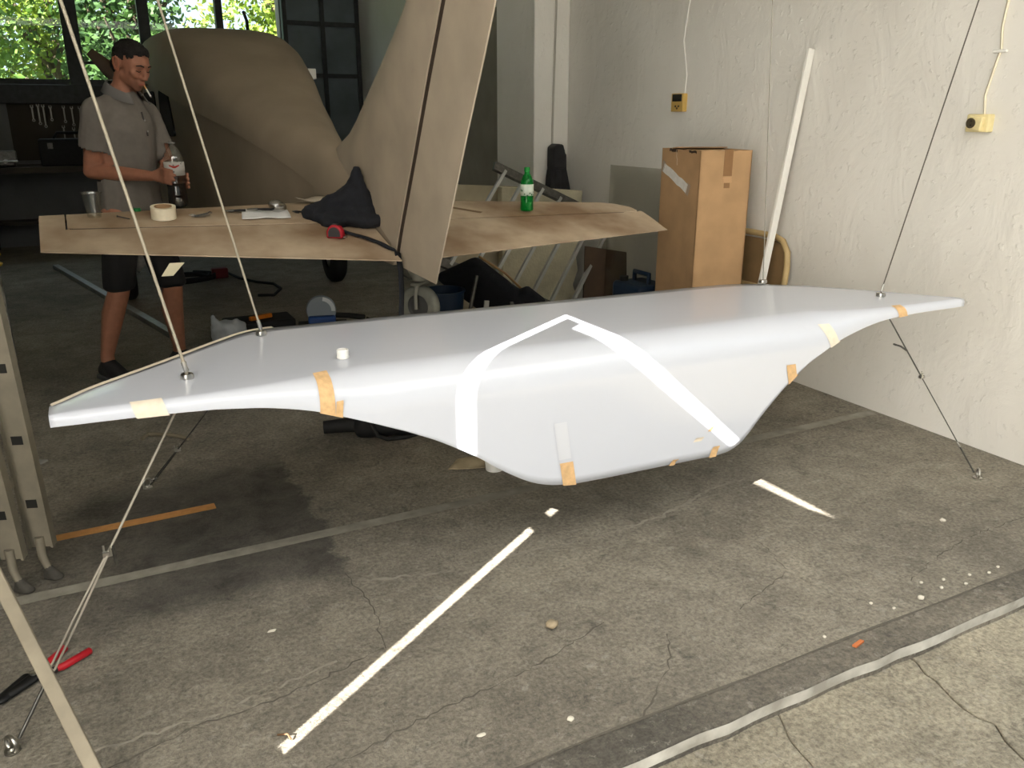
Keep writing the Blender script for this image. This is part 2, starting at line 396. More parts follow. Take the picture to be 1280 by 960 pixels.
# front wall pieces; added unseen light blockers: gate leaf, canopy over the entrance
DX, DY, DZ = -.896, -.597, .80
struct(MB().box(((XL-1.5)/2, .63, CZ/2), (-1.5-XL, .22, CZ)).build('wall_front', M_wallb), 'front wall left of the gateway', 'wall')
struct(MB().box((1.05, .64, (3.40+CZ)/2), (5.1, .16, CZ-3.40)).build('wall_front_lintel', M_wallb), 'lintel over the gateway', 'wall')
def tarp(name, fac, dcol, tcol):
    """cloth that lets part of the sunlight through"""
    m = bpy.data.materials.new(name); m.use_nodes = True; nt = m.node_tree
    for q in list(nt.nodes):
        if q.type == 'BSDF_PRINCIPLED': nt.nodes.remove(q)
    d_ = nt.nodes.new('ShaderNodeBsdfDiffuse'); t_ = nt.nodes.new('ShaderNodeBsdfTranslucent'); x_ = nt.nodes.new('ShaderNodeMixShader')
    d_.inputs['Color'].default_value = dcol; t_.inputs['Color'].default_value = tcol; x_.inputs['Fac'].default_value = fac
    nt.links.new(d_.outputs[0], x_.inputs[1]); nt.links.new(t_.outputs[0], x_.inputs[2]); nt.links.new(x_.outputs[0], nt.nodes['Material Output'].inputs['Surface']); return m
M_gate = tarp('sun_leaf_cloth', .85, (.8,.79,.77,1), (.92,.90,.86,1))  # made-up cloth, translucent so leaf and canopy light the room
M_can = tarp('sunblocker_cloth', .5, (.8,.79,.77,1), (.82,.80,.76,1))
m = MB(); x0, x1 = -.61+DX, -.59+DX
m.poly([(-.6+DX, y+DY, z+DZ) for y, z in ((1.083,-.83),(-1.9,-.83),(-1.9,2.66),(-.10,2.63),(.1,2.59),(.6,2.555),(.985,2.545),(.99,2.60),(1.083,2.60))])  # added leaf, outline shaped to let the sun through in strips
leaf = struct(m.build('sun_slit_leaf', M_gate), 'unseen tarpaulin gate leaf added to cut the sun into strips', 'door')
for z in (.35, 1.75): MB().box((-.62+DX, 1.09+DY, z+DZ), (.05, .09, .055)).build('hinge', M_dsteel, leaf)
for z in (.3, 1.7, 3.1): MB().box((-.63+DX, -.4+DY, z), (.03, 2.8, .04)).build('rail', M_dsteel, leaf)
MB().box((-.60+DX, 1.088+DY, .36+DZ/2), (.03, .07, .76+DZ)).build('slit_stop', M_dsteel, leaf)  # added bar that closes the low end of the sun slit
can = struct(MB().poly([(-1.51,-1.52,2.63+DZ),(3.61,-1.52,2.63+DZ),(3.61,.56,2.63+DZ),(-1.51,.56,2.63+DZ)]).build('sunblocker', M_can), 'unseen flat white cloth added as a canopy over the gateway', 'sunblocker')  # unseen sheet added to block the sun and pass soft light down
struct(MB().box((0, -5.7, 2.5), (50, .4, 5.2)).build('wall_light_block', M_wallb), 'unseen long building added across the yard to cut front light', 'wall')  # unseen, added to shade the yard and weaken light from the front
# ground beyond and trees behind the windows
struct(MB().box((0, 60, -.25), (160, 96, .2)).build('floor_ground', mat('rough_grass', (96,108,60), .95, var=.35, scale=.6)), 'rough grass behind the hangar', 'ground')

# ------------------------------------------------------------------ hung white shell
ZT = .735
ZB = [(-.16,.706),(-.003,.704),(.106,.702),(.239,.696),(.358,.683),(.441,.666),(.504,.649),(.591,.616),(.659,.589),(.752,.55),(.836,.51),(.911,.467),(.976,.427),(1.042,.377),(1.111,.334),(1.16,.308),(1.225,.288),(1.313,.277),(1.435,.276),(1.9,.277),(1.94,.284),(1.97,.296),(1.999,.317),(2.063,.391),(2.161,.489),(2.262,.567),(2.405,.64),(2.517,.674),(2.594,.69),(2.694,.70),(2.8,.704),(3.06,.706)]
YR = [(-.145,2.25),(-.052,2.369),(.141,2.545),(.296,2.694),(.40,2.79),(.45,2.818),(.524,2.83),(.686,2.82),(.976,2.805),(1.417,2.775),(1.994,2.742),(2.233,2.732),(2.39,2.722),(2.48,2.70),(2.565,2.655),(2.692,2.554),(2.82,2.412),(2.93,2.263),(3.045,2.10)]
def yf(x): return 2.1-.04*(x-1.5)
def zb(x): return smoothtab(ZB, x, .03)
def yr(x): return smoothtab(YR, x, .03)
def rad(x):
    d = ZT-zb(x); e = max(0, min(1, (x+.14)/.5, (3.045-x)/.5))
    return min(.013+.10*e, d*.82, max(.01, (yr(x)-yf(x))*.4))
def front(x, z, off=0):
    """point on the rolled front at height z"""
    r_ = rad(x)
    if z < ZT-r_: return Vector((x, yf(x)-off, z))
    k = min(1, (z-(ZT-r_))/r_); a = math.asin(k)
    return Vector((x, yf(x)+r_-(r_+off)*math.cos(a), ZT-r_+(r_+off)*math.sin(a)))
shell = thing('hanging_shell', 'large glossy white moulded shell with drooping front hung on four wires', 'shell panel', (1.5, 2.4, .28))
m = MB(); NX = 170; cols = []
for i in range(NX+1):
    x = -.14+3.185*i/NX; r_ = rad(x); c = []
    for k in range(11):
        t = k/10; c.append((x, lerp(yr(x), yf(x)+r_, t), ZT-.004*(1-t)**3))
    for k in range(1, 11):
        a = math.pi/2*k/10; c.append((x, yf(x)+r_-r_*math.sin(a), ZT-r_+r_*math.cos(a)))
    for k in range(1, 13): c.append((x, yf(x), lerp(ZT-r_, zb(x), k/12)))
    cols.append([m.bm.verts.new(p) for p in c])
for a, c in zip(cols, cols[1:]):
    for k in range(len(a)-1): m.face((a[k], a[k+1], c[k+1], c[k]))
o = m.build('shell', M_gel, shell, smooth=180)
k = o.modifiers.new('thickness', 'SOLIDIFY'); k.thickness = .007; k.offset = -1
# make sure normals face outward so the thickness goes inward
me = o.data
if me.polygons[5].normal.z < 0: me.flip_normals()
def tape(xb, xt, z0, z1, w, mt, name='tape_strip', under=.012, off=.0025, lift=0):
    m = MB(); rows = []
    if under: rows.append([Vector((xb+s*w/2, yf(xb)+under, zb(xb+s*w/2)-.003)) for s in (-1, -.33, .33, 1)])
    n = 8
    for i in range(n+1):
        t = i/n; r = []
        for s in (-1, -.33, .33, 1):
            x = lerp(xb, xt, t)+s*w/2; z = max(zb(x)-.002, lerp(z0, z1, t)) if i else (zb(x)-.003 if z0 <= zb(x)+.01 else z0)
            r.append(front(x, min(z, ZT), off+lift*t*t*random.uniform(.5, 1)))
        rows.append(r)
    V = [[m.bm.verts.new(p) for p in r] for r in rows]
    for a, c in zip(V, V[1:]):
        for k in range(3): m.face((a[k], a[k+1], c[k+1], c[k]))
    return m.build(name, mt, shell, smooth=60)
tape(.09, .075, .69, .745, .075, M_tapep, under=.03)
tape(.525, .53, .64, .755*.975, .042, M_tape, under=.03, lift=.003); tape(.556, .56, .63, .672, .02, M_tape, under=.02, lift=.008)
tape(1.29, 1.275, .27, .36, .048, M_tape, under=.02); tape(1.27, 1.25, .372, .50, .045, mat('tape_residue', (200,203,211), .4), under=0)
tape(1.862, 1.872, .278, .315, .03, M_tape, under=.02, lift=.006); tape(1.84, 1.85, .375, .395, .015, M_tape, under=0, lift=.008)
tape(1.79, 1.80, .345, .36, .035, M_tapep, under=0, lift=.004); tape(1.69, 1.70, .279, .297, .022, M_tape, under=.01, lift=.01)
tape(2.20, 2.18, .50, .575, .042, M_tape, under=.02); tape(2.385, 2.34, .62, .70, .045, M_tapep, under=.015); tape(2.715, 2.70, .69, .735, .045, M_tape, under=.02)
# amber tape along the slanted rear edge
m = MB(); rows = []
for i in range(31):
    x = -.138+.66*i/30; rows.append([(x+.004, yr(x)-.022, ZT+.0012), (x, yr(x)+.0015, ZT+.0005), (x, yr(x)+.002, ZT-.012)])
V = [[m.bm.verts.new(p) for p in r] for r in rows]
for a, c in zip(V, V[1:]):
    for k in range(2): m.face((a[k], a[k+1], c[k+1], c[k]))
m.build('edge_tape', M_tapep, shell, smooth=40)
HOLES = {'front left': (.194,2.335), 'rear left': (.469,2.727), 'rear right': (2.573,2.653), 'front right': (2.792,2.226)}
for k_, (x, y) in HOLES.items():
    MB().lathe([(.008,0),(.017,0),(.018,.006),(.016,.014),(.009,.014),(.008,0)], (x, y, ZT), 20).build('eyelet', M_steel, shell, smooth=40)
    MB().lathe([(.02,.0),(.02,.004),(.006,.004),(.006,0)], (x, y, ZT-.014), 16).build('washer', M_dsteel, shell, smooth=40)
# bottle cap left on the shell
cp = thing('white_stopper', 'small white plastic cap standing on the white shell', 'cap', (.63, 2.333, ZT))
MB().lathe([(0,0),(.0165,0),(.0175,.004),(.0175,.026),(.015,.028),(.0148,.006),(0,.006)], (.63, 2.333, ZT+.0005), 28).build('cap_body', M_white, cp, smooth=40)
MB().lathe([(.0176,.002),(.0188,.003),(.0188,.006),(.0176,.007)], (.63, 2.333, ZT+.0005), 28).build('cap_band', M_white, cp, smooth=40)

# suspension wires
def upwire(key, top, label, rr=.0028, mt=None):
    x, y = HOLES[key]; h0 = Vector((x, y, ZT+.02)); tv0 = Vector(top); top = h0+(tv0-h0)*((4.04-h0.z)/(tv0.z-h0.z)) if tv0.z > 3 else tv0
    t = thing('suspension_wire', label, 'wire', (x, y, ZT), 'wires holding the shell up')
    MB().tube([(x, y, ZT-.01), (x, y, ZT+.02), tuple(top)], rr, 8).build('cable', mt or M_cable, t, smooth=60)
    m = MB(); tv = Vector(top)
    m.tube([tv+Vector((.014*math.cos(a), 0, .014+.014*math.sin(a))) for a in [i*2*math.pi/16 for i in range(17)]], .003, 6); m.tube([tv+Vector((0,0,.028)), tv+Vector((0,0,.06))], .004, 6)
    m.build('eye_bolt', M_dsteel, t, smooth=60)
    dv = (tv-Vector((x, y, ZT+.02))).normalized(); p = Vector((x, y, ZT+.02))
    MB().tube([p, p+dv*.03], rr*1.7, 8).build('ferrule', M_steel, t, smooth=60)
    return t
upwire('front left', (-.30, 2.335, 3.44), 'thick pale wire rising from the shell\'s front left eyelet past the man', .0042)
upwire('rear left', (-.067, 2.727, 3.44), 'pale wire rising from the shell\'s rear left eyelet over the wing table', .0038)
upwire('rear right', (2.36, 2.653, 3.44), 'thin faint wire rising from the shell beside the leaning white batten', .0020, mat('thin_wire', (150,146,136), .5, .4))
upwire('front right', (3.385, 2.226, 2.80), 'dark thin wire slanting from the shell up the white wall', .0024, mat('dark_wire', (92,88,82), .5, .6))
def lowwire(start, end, label, rr, mt, f1=.35, f2=.8, spread=.012, tail=None):
    a, c = Vector(start), Vector(end); t = thing('guy_wire', label, 'wire', end, 'wires tying the shell down')
    d = (c-a); p1 = a+d*f1; p2 = a+d*f2; dn = d.normalized(); sd_ = dn.cross(Vector((0,0,1))).normalized()
    MB().tube([a, p1], rr, 8).build('cable', mt, t, smooth=60)
    pm = (p1+p2)/2
    for s in (-1, 1): MB().tube([p1+sd_*.003*s, p1.lerp(p2,.55)+sd_*spread*s, p2-dn*.02+sd_*spread*s, p2], rr*.85, 6).build('loop_strand', mt, t, smooth=60)
    m = MB(); m.box(p1, (.022, .012, .012)); m.tube([p1-sd_*.012, p1-sd_*.012+Vector((0,0,.02))], .003, 6); m.tube([p1+sd_*.012, p1+sd_*.012+Vector((0,0,.02))], .003, 6); m.build('wire_clamp', M_steel, t)
    m = MB(); m.tube([p2, c-dn*.03], rr*1.3, 8); m.build('rod', M_dsteel, t, smooth=60)
    m = MB(); m.tube([p2+dn*.0+sd_*.013*math.cos(q)+dn*.013*math.sin(q) for q in [i*math.pi/8 for i in range(17)]], .0028, 6); m.build('shackle', M_steel, t, smooth=60)
    m = MB(); cc = c+Vector((0,0,.022)); m.tube([cc+sd_*.018*math.cos(q)+Vector((0,0,.018*math.sin(q))) for q in [i*math.pi/8 for i in range(17)]], .005, 8)
    m.lathe([(0,0),(.018,0),(.018,.005),(.008,.007),(.006,.012),(0,.012)], (c.x, c.y, 0), 14); m.build('anchor_eye', M_steel, t, smooth=50)
    if tail:
        q0 = p1.lerp(a, tail[0]); MB().tube([q0, q0+Vector(tail[1])*.5+Vector((0,0,.005)), q0+Vector(tail[1])], rr*1.5, 6).build('loose_end', M_dsteel, t, smooth=60)
    return t
M_pw = mat('pale_lower_wire', (168,162,148), .5, .3, bump=.4, bscale=500)
lowwire((.194,2.335,ZT-.02), (-.322,1.945,0), 'pale wire tying the shell\'s left end down beside the red cutters', .0034, M_pw, .5, .82, .008, (.05, (.004,.01,-.06)))
lowwire((.469,2.727,ZT-.02), (.081,3.365,0), 'dark wire tying the shell\'s rear left down behind', .0026, M_dsteel, .7, .93, .006)
lowwire((2.792,2.226,ZT-.02), (3.131,1.91,0), 'dark wire tying the shell\'s right end down near the white wall',   .0026, M_dsteel, .42, .8, .010, (.35, (-.06,.02,.03)))

# ------------------------------------------------------------------ aircraft
plane = thing('unpainted_aircraft', 'small beige primed aircraft with tall swept tail fin pointing away', 'aircraft', (1.2, 5.5, 0))
#        y     cx    w    top   crease bottom
SEC = [(3.50,1.222,.030, .93, .86, .79),(3.75,1.215,.050,1.05,.93,.80),(4.0,1.205,.075,1.16,.99,.81),(4.25,1.195,.105,1.255,1.05,.82),(4.5,1.185,.145,1.33,1.13,.82),(4.8,1.175,.20,1.41,1.215,.81),(5.1,1.165,.26,1.50,1.285,.80),
       (5.5,1.15,.33,1.63,1.37,.78),(5.9,1.135,.41,1.80,1.45,.75),(6.3,1.12,.47,1.94,1.53,.72),(6.7,1.11,.515,2.02,1.60,.70),(7.1,1.10,.54,2.055,1.65,.68),(7.5,1.095,.55,2.06,1.66,.67),(7.75,1.09,.55,2.03,1.655,.67),
       (8.0,1.085,.54,1.93,1.62,.68),(8.3,1.08,.52,1.70,1.52,.70),(8.7,1.07,.47,1.60,1.44,.76),(9.1,1.06,.36,1.52,1.36,.88),(9.3,1.06,.2,1.40,1.30,1.02)]
def sect(y):
    g = lambda k: interp(y, [(q[0], q[k]) for q in SEC])
    return g(1), g(2), g(3), g(4), g(5)
def ring(y, n=18):
    cx, w, top, cr, bot = sect(y); P = []
    for k in range(n+1):
        a = math.pi*k/n; e = 2/lerp(2.3, 3.6, max(0, min(1, (y-5)/1.6)))
        P.append((cx-w*math.copysign(abs(math.cos(a))**e, math.cos(a)), y, cr+(top-cr)*abs(math.sin(a))**e))
    for t in (.01, .35, .6, .8, .93): P.append((cx+w*(1-.12*t**2.5)*(.90 if y > 4.3 else .97), y, lerp(cr, bot, t)))
    for t in (1, .5, 0, -.5, -1): P.append((cx+w*.8*t, y, bot))
    for t in (.93, .8, .6, .35, .01): P.append((cx-w*(1-.12*t**2.5)*(.90 if y > 4.3 else .97), y, lerp(cr, bot, t)))
    return P
ys = [3.5+.1*i for i in range(59)]
m = MB(); m.loft([ring(y) for y in ys]); m.build('fuselage', M_fus, plane, smooth=30)
def side_x(y, z):
    cx, w, top, cr, bot = sect(y); return cx-w*.905
def sidewin(pts, name='side_window'):
    m = MB(); c = []
    n = len(pts)
    for i in range(n):   # rounded corners
        a, p, q = Vector(pts[i-1]), Vector(pts[i]), Vector(pts[(i+1)%n])
        for t in (0, .33, .67, 1):
            u = p+(a-p).normalized()*.05*(1-t)**2+(q-p).normalized()*.05*t**2; c.append(u)
    outer = [Vector((side_x(u.x, u.y)-.006, u.x, u.y)) for u in c]
    m.prism(outer, (.05, 0, 0)); return m.build(name, M_dglass, plane)
sidewin([(6.62,1.60),(6.92,1.60),(6.95,1.28),(6.52,1.28)])
sidewin([(7.12,1.60),(7.75,1.60),(7.85,1.22),(7.08,1.22)], 'door_window')
m = MB()   # windscreen over the front of the cabin
rows = []
for y in (7.72, 7.85, 8.0, 8.15, 8.28):
    cx, w, top, cr, bot = sect(y); rows.append([(cx-w*math.copysign(abs(math.cos(a))**.8, math.cos(a))*1.006, y, cr+.02+(top-cr)*abs(math.sin(a))**.8*1.01) for a in [math.pi*(.06+.88*k/14) for k in range(15)]])
m.loft(rows, close=False); m.build('windscreen', M_dglass, plane, smooth=60)
MB().box((1.565, 6.15, 1.70), (.06, .06, .07)).build('vent_box', M_white, plane, bevel=.006)
MB().tube([(1.30,6.9,2.03),(1.31,6.95,2.10),(1.30,7.0,2.17)], .012, 8).build('antenna', M_black, plane, smooth=60)
# swept fin and rudder
FLE = [(4.42,1.24),(4.26,1.275),(4.17,1.30),(4.06,1.34),(3.944,1.403),(3.764,1.522),(3.615,1.615),(3.444,1.728),(3.288,1.843),(3.0,2.08),(2.9,2.16)]
HNG = [(3.47,.78),(3.388,.948),(3.214,1.253),(3.052,1.547),(2.904,1.803),(2.70,2.16)]
TE = [(3.088,.774),(2.922,1.085),(2.784,1.353),(2.657,1.584),(2.562,1.767),(2.38,2.16)]
def onz(tab, z):
    return interp(z, [(b_, a_) for a_, b_ in tab])
def foil(zs, la, lb, t0, t1, name, le_round):
    m = MB(); rings = []
    for z in zs:
        ya, yb = la(z), lb(z); P = []
        cx = 1.236-.035*((ya+yb)/2-3.07)
        for side in (1, -1):
            rng = range(0, 9) if side > 0 else range(8, -1, -1)
            for k in rng:
                t = k/8; th = (t0*(1-(1-min(1, t*2.2))**2)+.004 if le_round else t0) if t < .45 else lerp(t0+(.004 if le_round else 0), t1, (t-.45)/.55)
                cxx = 1.236-.035*(lerp(ya, yb, t)-3.07)
                P.append((cxx+side*th/2, lerp(ya, yb, t), z))
        rings.append(P)
    m.loft(rings); return m.build(name, M_primer, plane, smooth=50)
def fin_le(z): return onz(FLE, z) if z > 1.24 else lerp(4.0, 4.42, max(0, (z-.82)/.42))
foil([.80+.06*i for i in range(23)], fin_le, lambda z: onz(HNG, z)+.026, .075, .05, 'tail_fin', True)
m = MB(); rings = []
for i in range(24):
    u = i/23; P = []
    zt = lerp(.774, 2.16, u); zh = lerp(.80, 2.16, u)
    yh, yt = onz(HNG, zh)-.024, onz(TE, zt)
    for side in (1, -1):
        for k in (range(6) if side > 0 else range(5, -1, -1)):
            t = k/5; y = lerp(yh, yt, t); P.append((1.236-.035*(y-3.07)+side*lerp(.05, .006, t)/2, y, lerp(zh, zt, t)))
    rings.append(P)
m.loft(rings); m.build('rudder', M_primer, plane, smooth=50)
m = MB(); m.loft([[(1.236-.035*(onz(HNG, z)-3.07)+sx*.0195, onz(HNG, z)+sy*.03, z) for sx, sy in ((-1,-1),(1,-1),(1,1),(-1,1))] for z in [.81+.05*i for i in range(27)]]); m.build('rudder_gap_shade', M_seam, plane)  # solid dark block painted as the shade of the open gap
# tailplane halves: stabilizer ahead, elevator behind
def tz(x, y): return .842+.215*(y-3.31)-.018*(x-1.22)
def tail_half(sg):
    xr, xt = (1.17, -.16) if sg < 0 else (1.275, 2.70)
    lab = []
    def te(u): return lerp(3.30, 3.60 if sg < 0 else 3.50, u)
    def le(u): return lerp(4.10, 4.00 if sg < 0 else 3.93, u)-(.10*max(0, (u-.9)/.1)**2 if sg > 0 else 0)
    def hg(u): return lerp(3.72, 3.80 if sg < 0 else 3.74, u)
    def thick(c): return .085*(2.2*math.sqrt(max(0, c))*(1-c)**1.0*1.15 if c < .9 else .09*2.2*(1-c)/.1*.5+.05)
    def surf(u, y):
        a, b_ = le(u), te(u); c = min(1, max(0, (a-y)/(a-b_)))
        return max(.003, .10*(1.25*math.sqrt(c)-1.25*c)+.0)*(1-.25*u)
    def strip(u0, u1, ya, yb, name, mt, n=26):
        m = MB(); rings = []
        for i in range(n+1):
            u = lerp(u0, u1, i/n); x = lerp(xr, xt, u); a, b_ = ya(u), yb(u); top = []; bot = []
            for k in range(13):
                t = k/12; y = lerp(a, b_, t); h = surf(u, y); top.append((x, y, tz(x, y)+h)); bot.append((x, y, tz(x, y)-h*.6))
            rings.append(top+bot[::-1])
        m.loft(rings); return m.build(name, mt, plane, smooth=50)
    uh = .93 if sg < 0 else 1.0
    strip(0, .925 if sg < 0 else .985, le, lambda u: hg(u)+.008, 'stabilizer', M_primer2)
    strip(0, uh, lambda u: hg(u)-.006, te, 'elevator', M_primer2)
    if sg < 0: strip(.93, 1.0, lambda u: le(u)-.02, te, 'elevator_horn', M_primer2, 6)
    else: strip(.985, 1.0, lambda u: hg(u), te, 'elevator_tip', M_primer2, 3)
    m = MB(); m.tube([(lerp(xr, xt, u), hg(u)+.001, tz(lerp(xr, xt, u), hg(u))+surf(u, hg(u))*.6) for u in [i/10*.92 for i in range(11)]], .009, 6); m.build('elevator_gap_shade', M_seam, plane, smooth=60)  # dark tube painted as the shade along the elevator gap
    return surf, hg, le, te, xr, xt
LH = tail_half(-1); RH = tail_half(1)
def on_tail(x, y, sg=-1):
    surf, hg, le, te, xr, xt = LH if sg < 0 else RH
    u = (x-xr)/(xt-xr); return tz(x, y)+surf(u, y)
m = MB(); P = [(1.52,3.95),(1.56,3.96),(1.78,3.80),(1.76,3.785)]
m.prism([(x, y, on_tail(x, y, 1)+.0005) for x, y in P], (0,0,.001)); m.build('filler_smear', mat('brown_filler', (120,98,74), .8), plane)
# tail wheel on its fork
TW = Vector((1.415, 3.75, .535))
twax = Vector((-.80, -.60, 0)).normalized(); twf = Vector((-twax.y, twax.x, 0))
Mw = Matrix((twf, UP, twax)).transposed()
M_brk = mat('grey_bracket', (134,132,122), .55, .4)
m = MB(); m.lathe([(.058,-.026),(.088,-.030),(.100,-.020),(.104,0),(.100,.020),(.088,.030),(.058,.026)], TW, 32, Mw); wh = m.build('tail_wheel', mat('grey_tyre', (112,112,102), .8, var=.1, scale=30), plane, smooth=60)
MB().lathe([(0,-.014),(.02,-.016),(.05,-.010),(.060,-.022),(.060,.022),(.05,.010),(.02,.016),(0,.014)], TW, 24, Mw).build('wheel_hub', mat('dark_hub', (60,60,58), .6), wh, smooth=40)
for s in (-1, 1):
    q = TW+twax*.040*s; MB().tube([q-UP*.01, q+Vector((0,0,.06)), q+Vector((0,0,.105))-twax*.012*s], [.009,.010,.012], 8).build('fork_arm', M_brk, plane, smooth=60)
MB().bar(TW+twax*.05+UP*.112, TW-twax*.05+UP*.112, .05, .016).build('fork_crown', M_brk, plane, bevel=.005)
MB().hull([(TW+UP*.13, (.036,.036,.012)), (TW+Vector((-.01,.02,.185)), .026), (TW+Vector((-.04,.05,.205)), .018)]).build('wheel_bracket', M_brk, plane, smooth=60)
MB().tube([TW+UP*.128+Vector((.9,-.42,0))*t*.10+Vector((0,0,abs(t)**4*.05)) for t in (-1,-.85,-.5,0,.5,.85,1)], .005, 6).build('steering_arm', M_dsteel, plane, smooth=60)
MB().bar(TW+Vector((-.04,.05,.21)), (1.2, 4.2, .815), .05, .012).build('leaf_spring', M_dsteel, plane)
# main wheels and propeller
for s in (-1, 1):
    x = 1.1+s*.85
    MB().bar((1.1+s*.38, 7.35, .72), (x-s*.06, 7.3, .24), .09, .025, (0,1,0)).build('gear_leg', M_dsteel, plane)
    m = MB(); m.lathe([(.09,-.06),(.19,-.065),(.22,-.04),(.225,0),(.22,.04),(.19,.065),(.09,.06)], (x, 7.3, .226), 28, Matrix.Rotation(R(90), 3, 'Y')); g = m.build('main_wheel', M_black, plane, smooth=60)
    MB().lathe([(0,-.04),(.09,-.05),(.095,.05),(0,.04)], (x, 7.3, .226), 20, Matrix.Rotation(R(90), 3, 'Y')).build('wheel_hub', M_alu, g, smooth=40)
hub = Vector((1.06, 9.36, 1.2))
MB().lathe([(.13,-.06),(.125,0),(.09,.14),(.04,.22),(0,.24)], hub, 24, Matrix.Rotation(R(-90), 3, 'X')).build('spinner', M_primer, plane, smooth=50)
for dz in (1, -1):
    m = MB(); dv = Vector((-.70, 0, .72))*dz; wv = Vector((.72, 0, .70)); rings = []
    for i in range(13):
        t = i/12; c = hub+dv*lerp(.08, 1.12 if dz > 0 else .95, t); w = interp(t, [(0,.05),(.35,.085),(.8,.075),(1,.04)]); th = lerp(.03, .008, t)
        tw = lerp(.6, .15, t)
        rings.append([c+wv*w*math.cos(a)+Vector((0,1,0))*(th*math.sin(a)+tw*w*.4*math.cos(a)) for a in [2*math.pi*k/12 for k in range(12)]])
    m.loft(rings); m.build('propeller_blade', mat('brown_propeller', (88,66,46), .5), plane, smooth=60)
# stand under the tail wheel
st = thing('tail_stand', 'dark low stand carrying the aircraft tail wheel', 'stand', (1.41, 3.75, 0))
MB().box((1.41, 3.75, .415), (.34, .26, .03)).build('stand_top', M_dsteel, st, bevel=.004)
for sx in (-1, 1):
    for sy in (-1, 1): MB().bar((1.41+sx*.13, 3.75+sy*.1, .40), (1.41+sx*.17, 3.75+sy*.13, 0), .03, .03, (0,1,0)).build('leg', M_dsteel, st)
MB().box((1.41, 3.75, .18), (.29, .22, .02)).build('shelf', M_dsteel, st)

# ------------------------------------------------------------------ things lying on the tailplane
def Z(x, y, sg=-1): return on_tail(x, y, sg)
def tilt():   # slope of the tailplane's top
    return Matrix.Rotation(R(9), 3, 'X')
# clear plastic cup
c = (.045, 3.91, Z(.045, 3.91)+.001)
cup = thing('plastic_cup', 'clear empty plastic cup at the left end of the tailplane', 'cup', c)
MB().lathe([(0,0),(.026,0),(.038,.1),(.0375,.1),(.0255,.002),(0,.002)], c, 28).build('cup_wall', clear('cup_plastic', (250,251,250), .09, .1), cup, smooth=40)
MB().lathe([(.037,.098),(.040,.098),(.041,.101),(.040,.104),(.037,.103)], c, 28).build('cup_rim', clear('cup_rim_plastic', (225,226,222), .3, .15), cup, smooth=60)
# roll of tape
c = (.31, 3.87, Z(.31, 3.87)+.001)
rl = thing('tape_roll', 'wide cream roll of masking tape lying on the tailplane', 'tape roll', c)
MB().lathe([(.036,0),(.051,0),(.051,.05),(.036,.05),(.036,0)], c, 32, tilt()).build('tape_layers', mat('cream_tape', (226,216,190), .7, var=.05, scale=50), rl, smooth=40)
MB().lathe([(.033,.001),(.036,.001),(.036,.051),(.033,.051),(.033,.001)], c, 32, tilt()).build('cardboard_core', M_card, rl, smooth=40)
# green cap, thin nail
c = (.215, 3.99, Z(.215, 3.99))
tag(MB().lathe([(0,0),(.014,0),(.015,.003),(.015,.012),(.013,.014),(0,.014)], c, 20).build('green_stopper', mat('green_plastic', (26,120,58), .4), smooth=40), 'tiny green bottle cap beside the tape roll', 'cap')
def rod(a, b_, r, name, mt, label, cat, group=None):
    m = MB(); m.tube([a, Vector(a).lerp(Vector(b_), .06), b_], [r*1.6, r, r*.8], 8); return tag(m.build(name, mt, smooth=60), label, cat, group)
rod((.13,3.90,Z(.13,3.90)+.006), (.175,3.86,Z(.175,3.86)+.006), .003, 'scriber', M_dsteel, 'thin dark scriber between plastic cup and tape roll', 'tool')
# bunch of keys
k0 = thing('key_bunch', 'bunch of small dark keys right of the tape roll', 'keys', (.45, 3.86, Z(.45, 3.86)))
for i in range(5):
    a = R(-30+i*24); p = Vector((.43+.012*i, 3.87-.006*i, Z(.43, 3.87)+.004+.003*i)); q = p+Vector((.055*math.cos(a), .04*math.sin(a), .001*i))
    m = MB(); m.lathe([(.004,-.001),(.011,-.001),(.011,.001),(.004,.001),(.004,-.001)], p, 12); m.bar(p.lerp(q, .18), q, .006, .002); m.build('key', M_dsteel, k0)
m = MB(); p = Vector((.425, 3.875, Z(.425, 3.875)+.008)); m.tube([p+Vector((.014*math.cos(a), .014*math.sin(a), 0)) for a in [i*math.pi/8 for i in range(17)]], .0012, 6); m.build('key_ring', M_steel, k0, smooth=60)
# rag/paper with tools
def sheet(pts, name, mt, label, cat, amp=.006, sg=-1, th=.0015, n=10, zoff=.003):
    m = MB(); A, B_, C_, D_ = [Vector((*p, 0)) for p in pts]; V = []
    sdv = random.random()*50
    for i in range(n+1):
        row = []
        for k in range(n+1):
            p = A.lerp(B_, i/n).lerp(D_.lerp(C_, i/n), k/n); zz = Z(p.x, p.y, sg)+zoff+amp*(1+noise.noise((p.x*14+sdv, p.y*14, 0))*1.0); row.append(m.bm.verts.new((p.x, p.y, zz)))
        V.append(row)
    for i in range(n):
        for k in range(n): m.face((V[i][k], V[i+1][k], V[i+1][k+1], V[i][k+1]))
    o = m.build(name, mt, smooth=60, solid=th); return tag(o, label, cat)
M_paper = mat('white_paper', (222,222,220), .8, var=.04, scale=30)
sheet([(.62,3.80),(.83,3.79),(.84,3.90),(.64,3.92)], 'paper_sheet', M_paper, 'crumpled white paper under the small tools on the tailplane', 'paper')
sheet([(.90,4.00),(1.08,3.96),(1.10,4.07),(.93,4.08)], 'plastic_wrap', mat('greyish_wrap', (176,164,148), .4, var=.1, scale=20), 'crumpled pale plastic wrap behind the black jacket', 'wrap', .02)
m = MB(); c = Vector((.79, 3.88, Z(.79, 3.88)+.03)); 
bagm = MB().hull([(c, .03), (c+Vector((.025,.01,-.005)), .02), (c+Vector((-.02,.0,.01)), .018)])
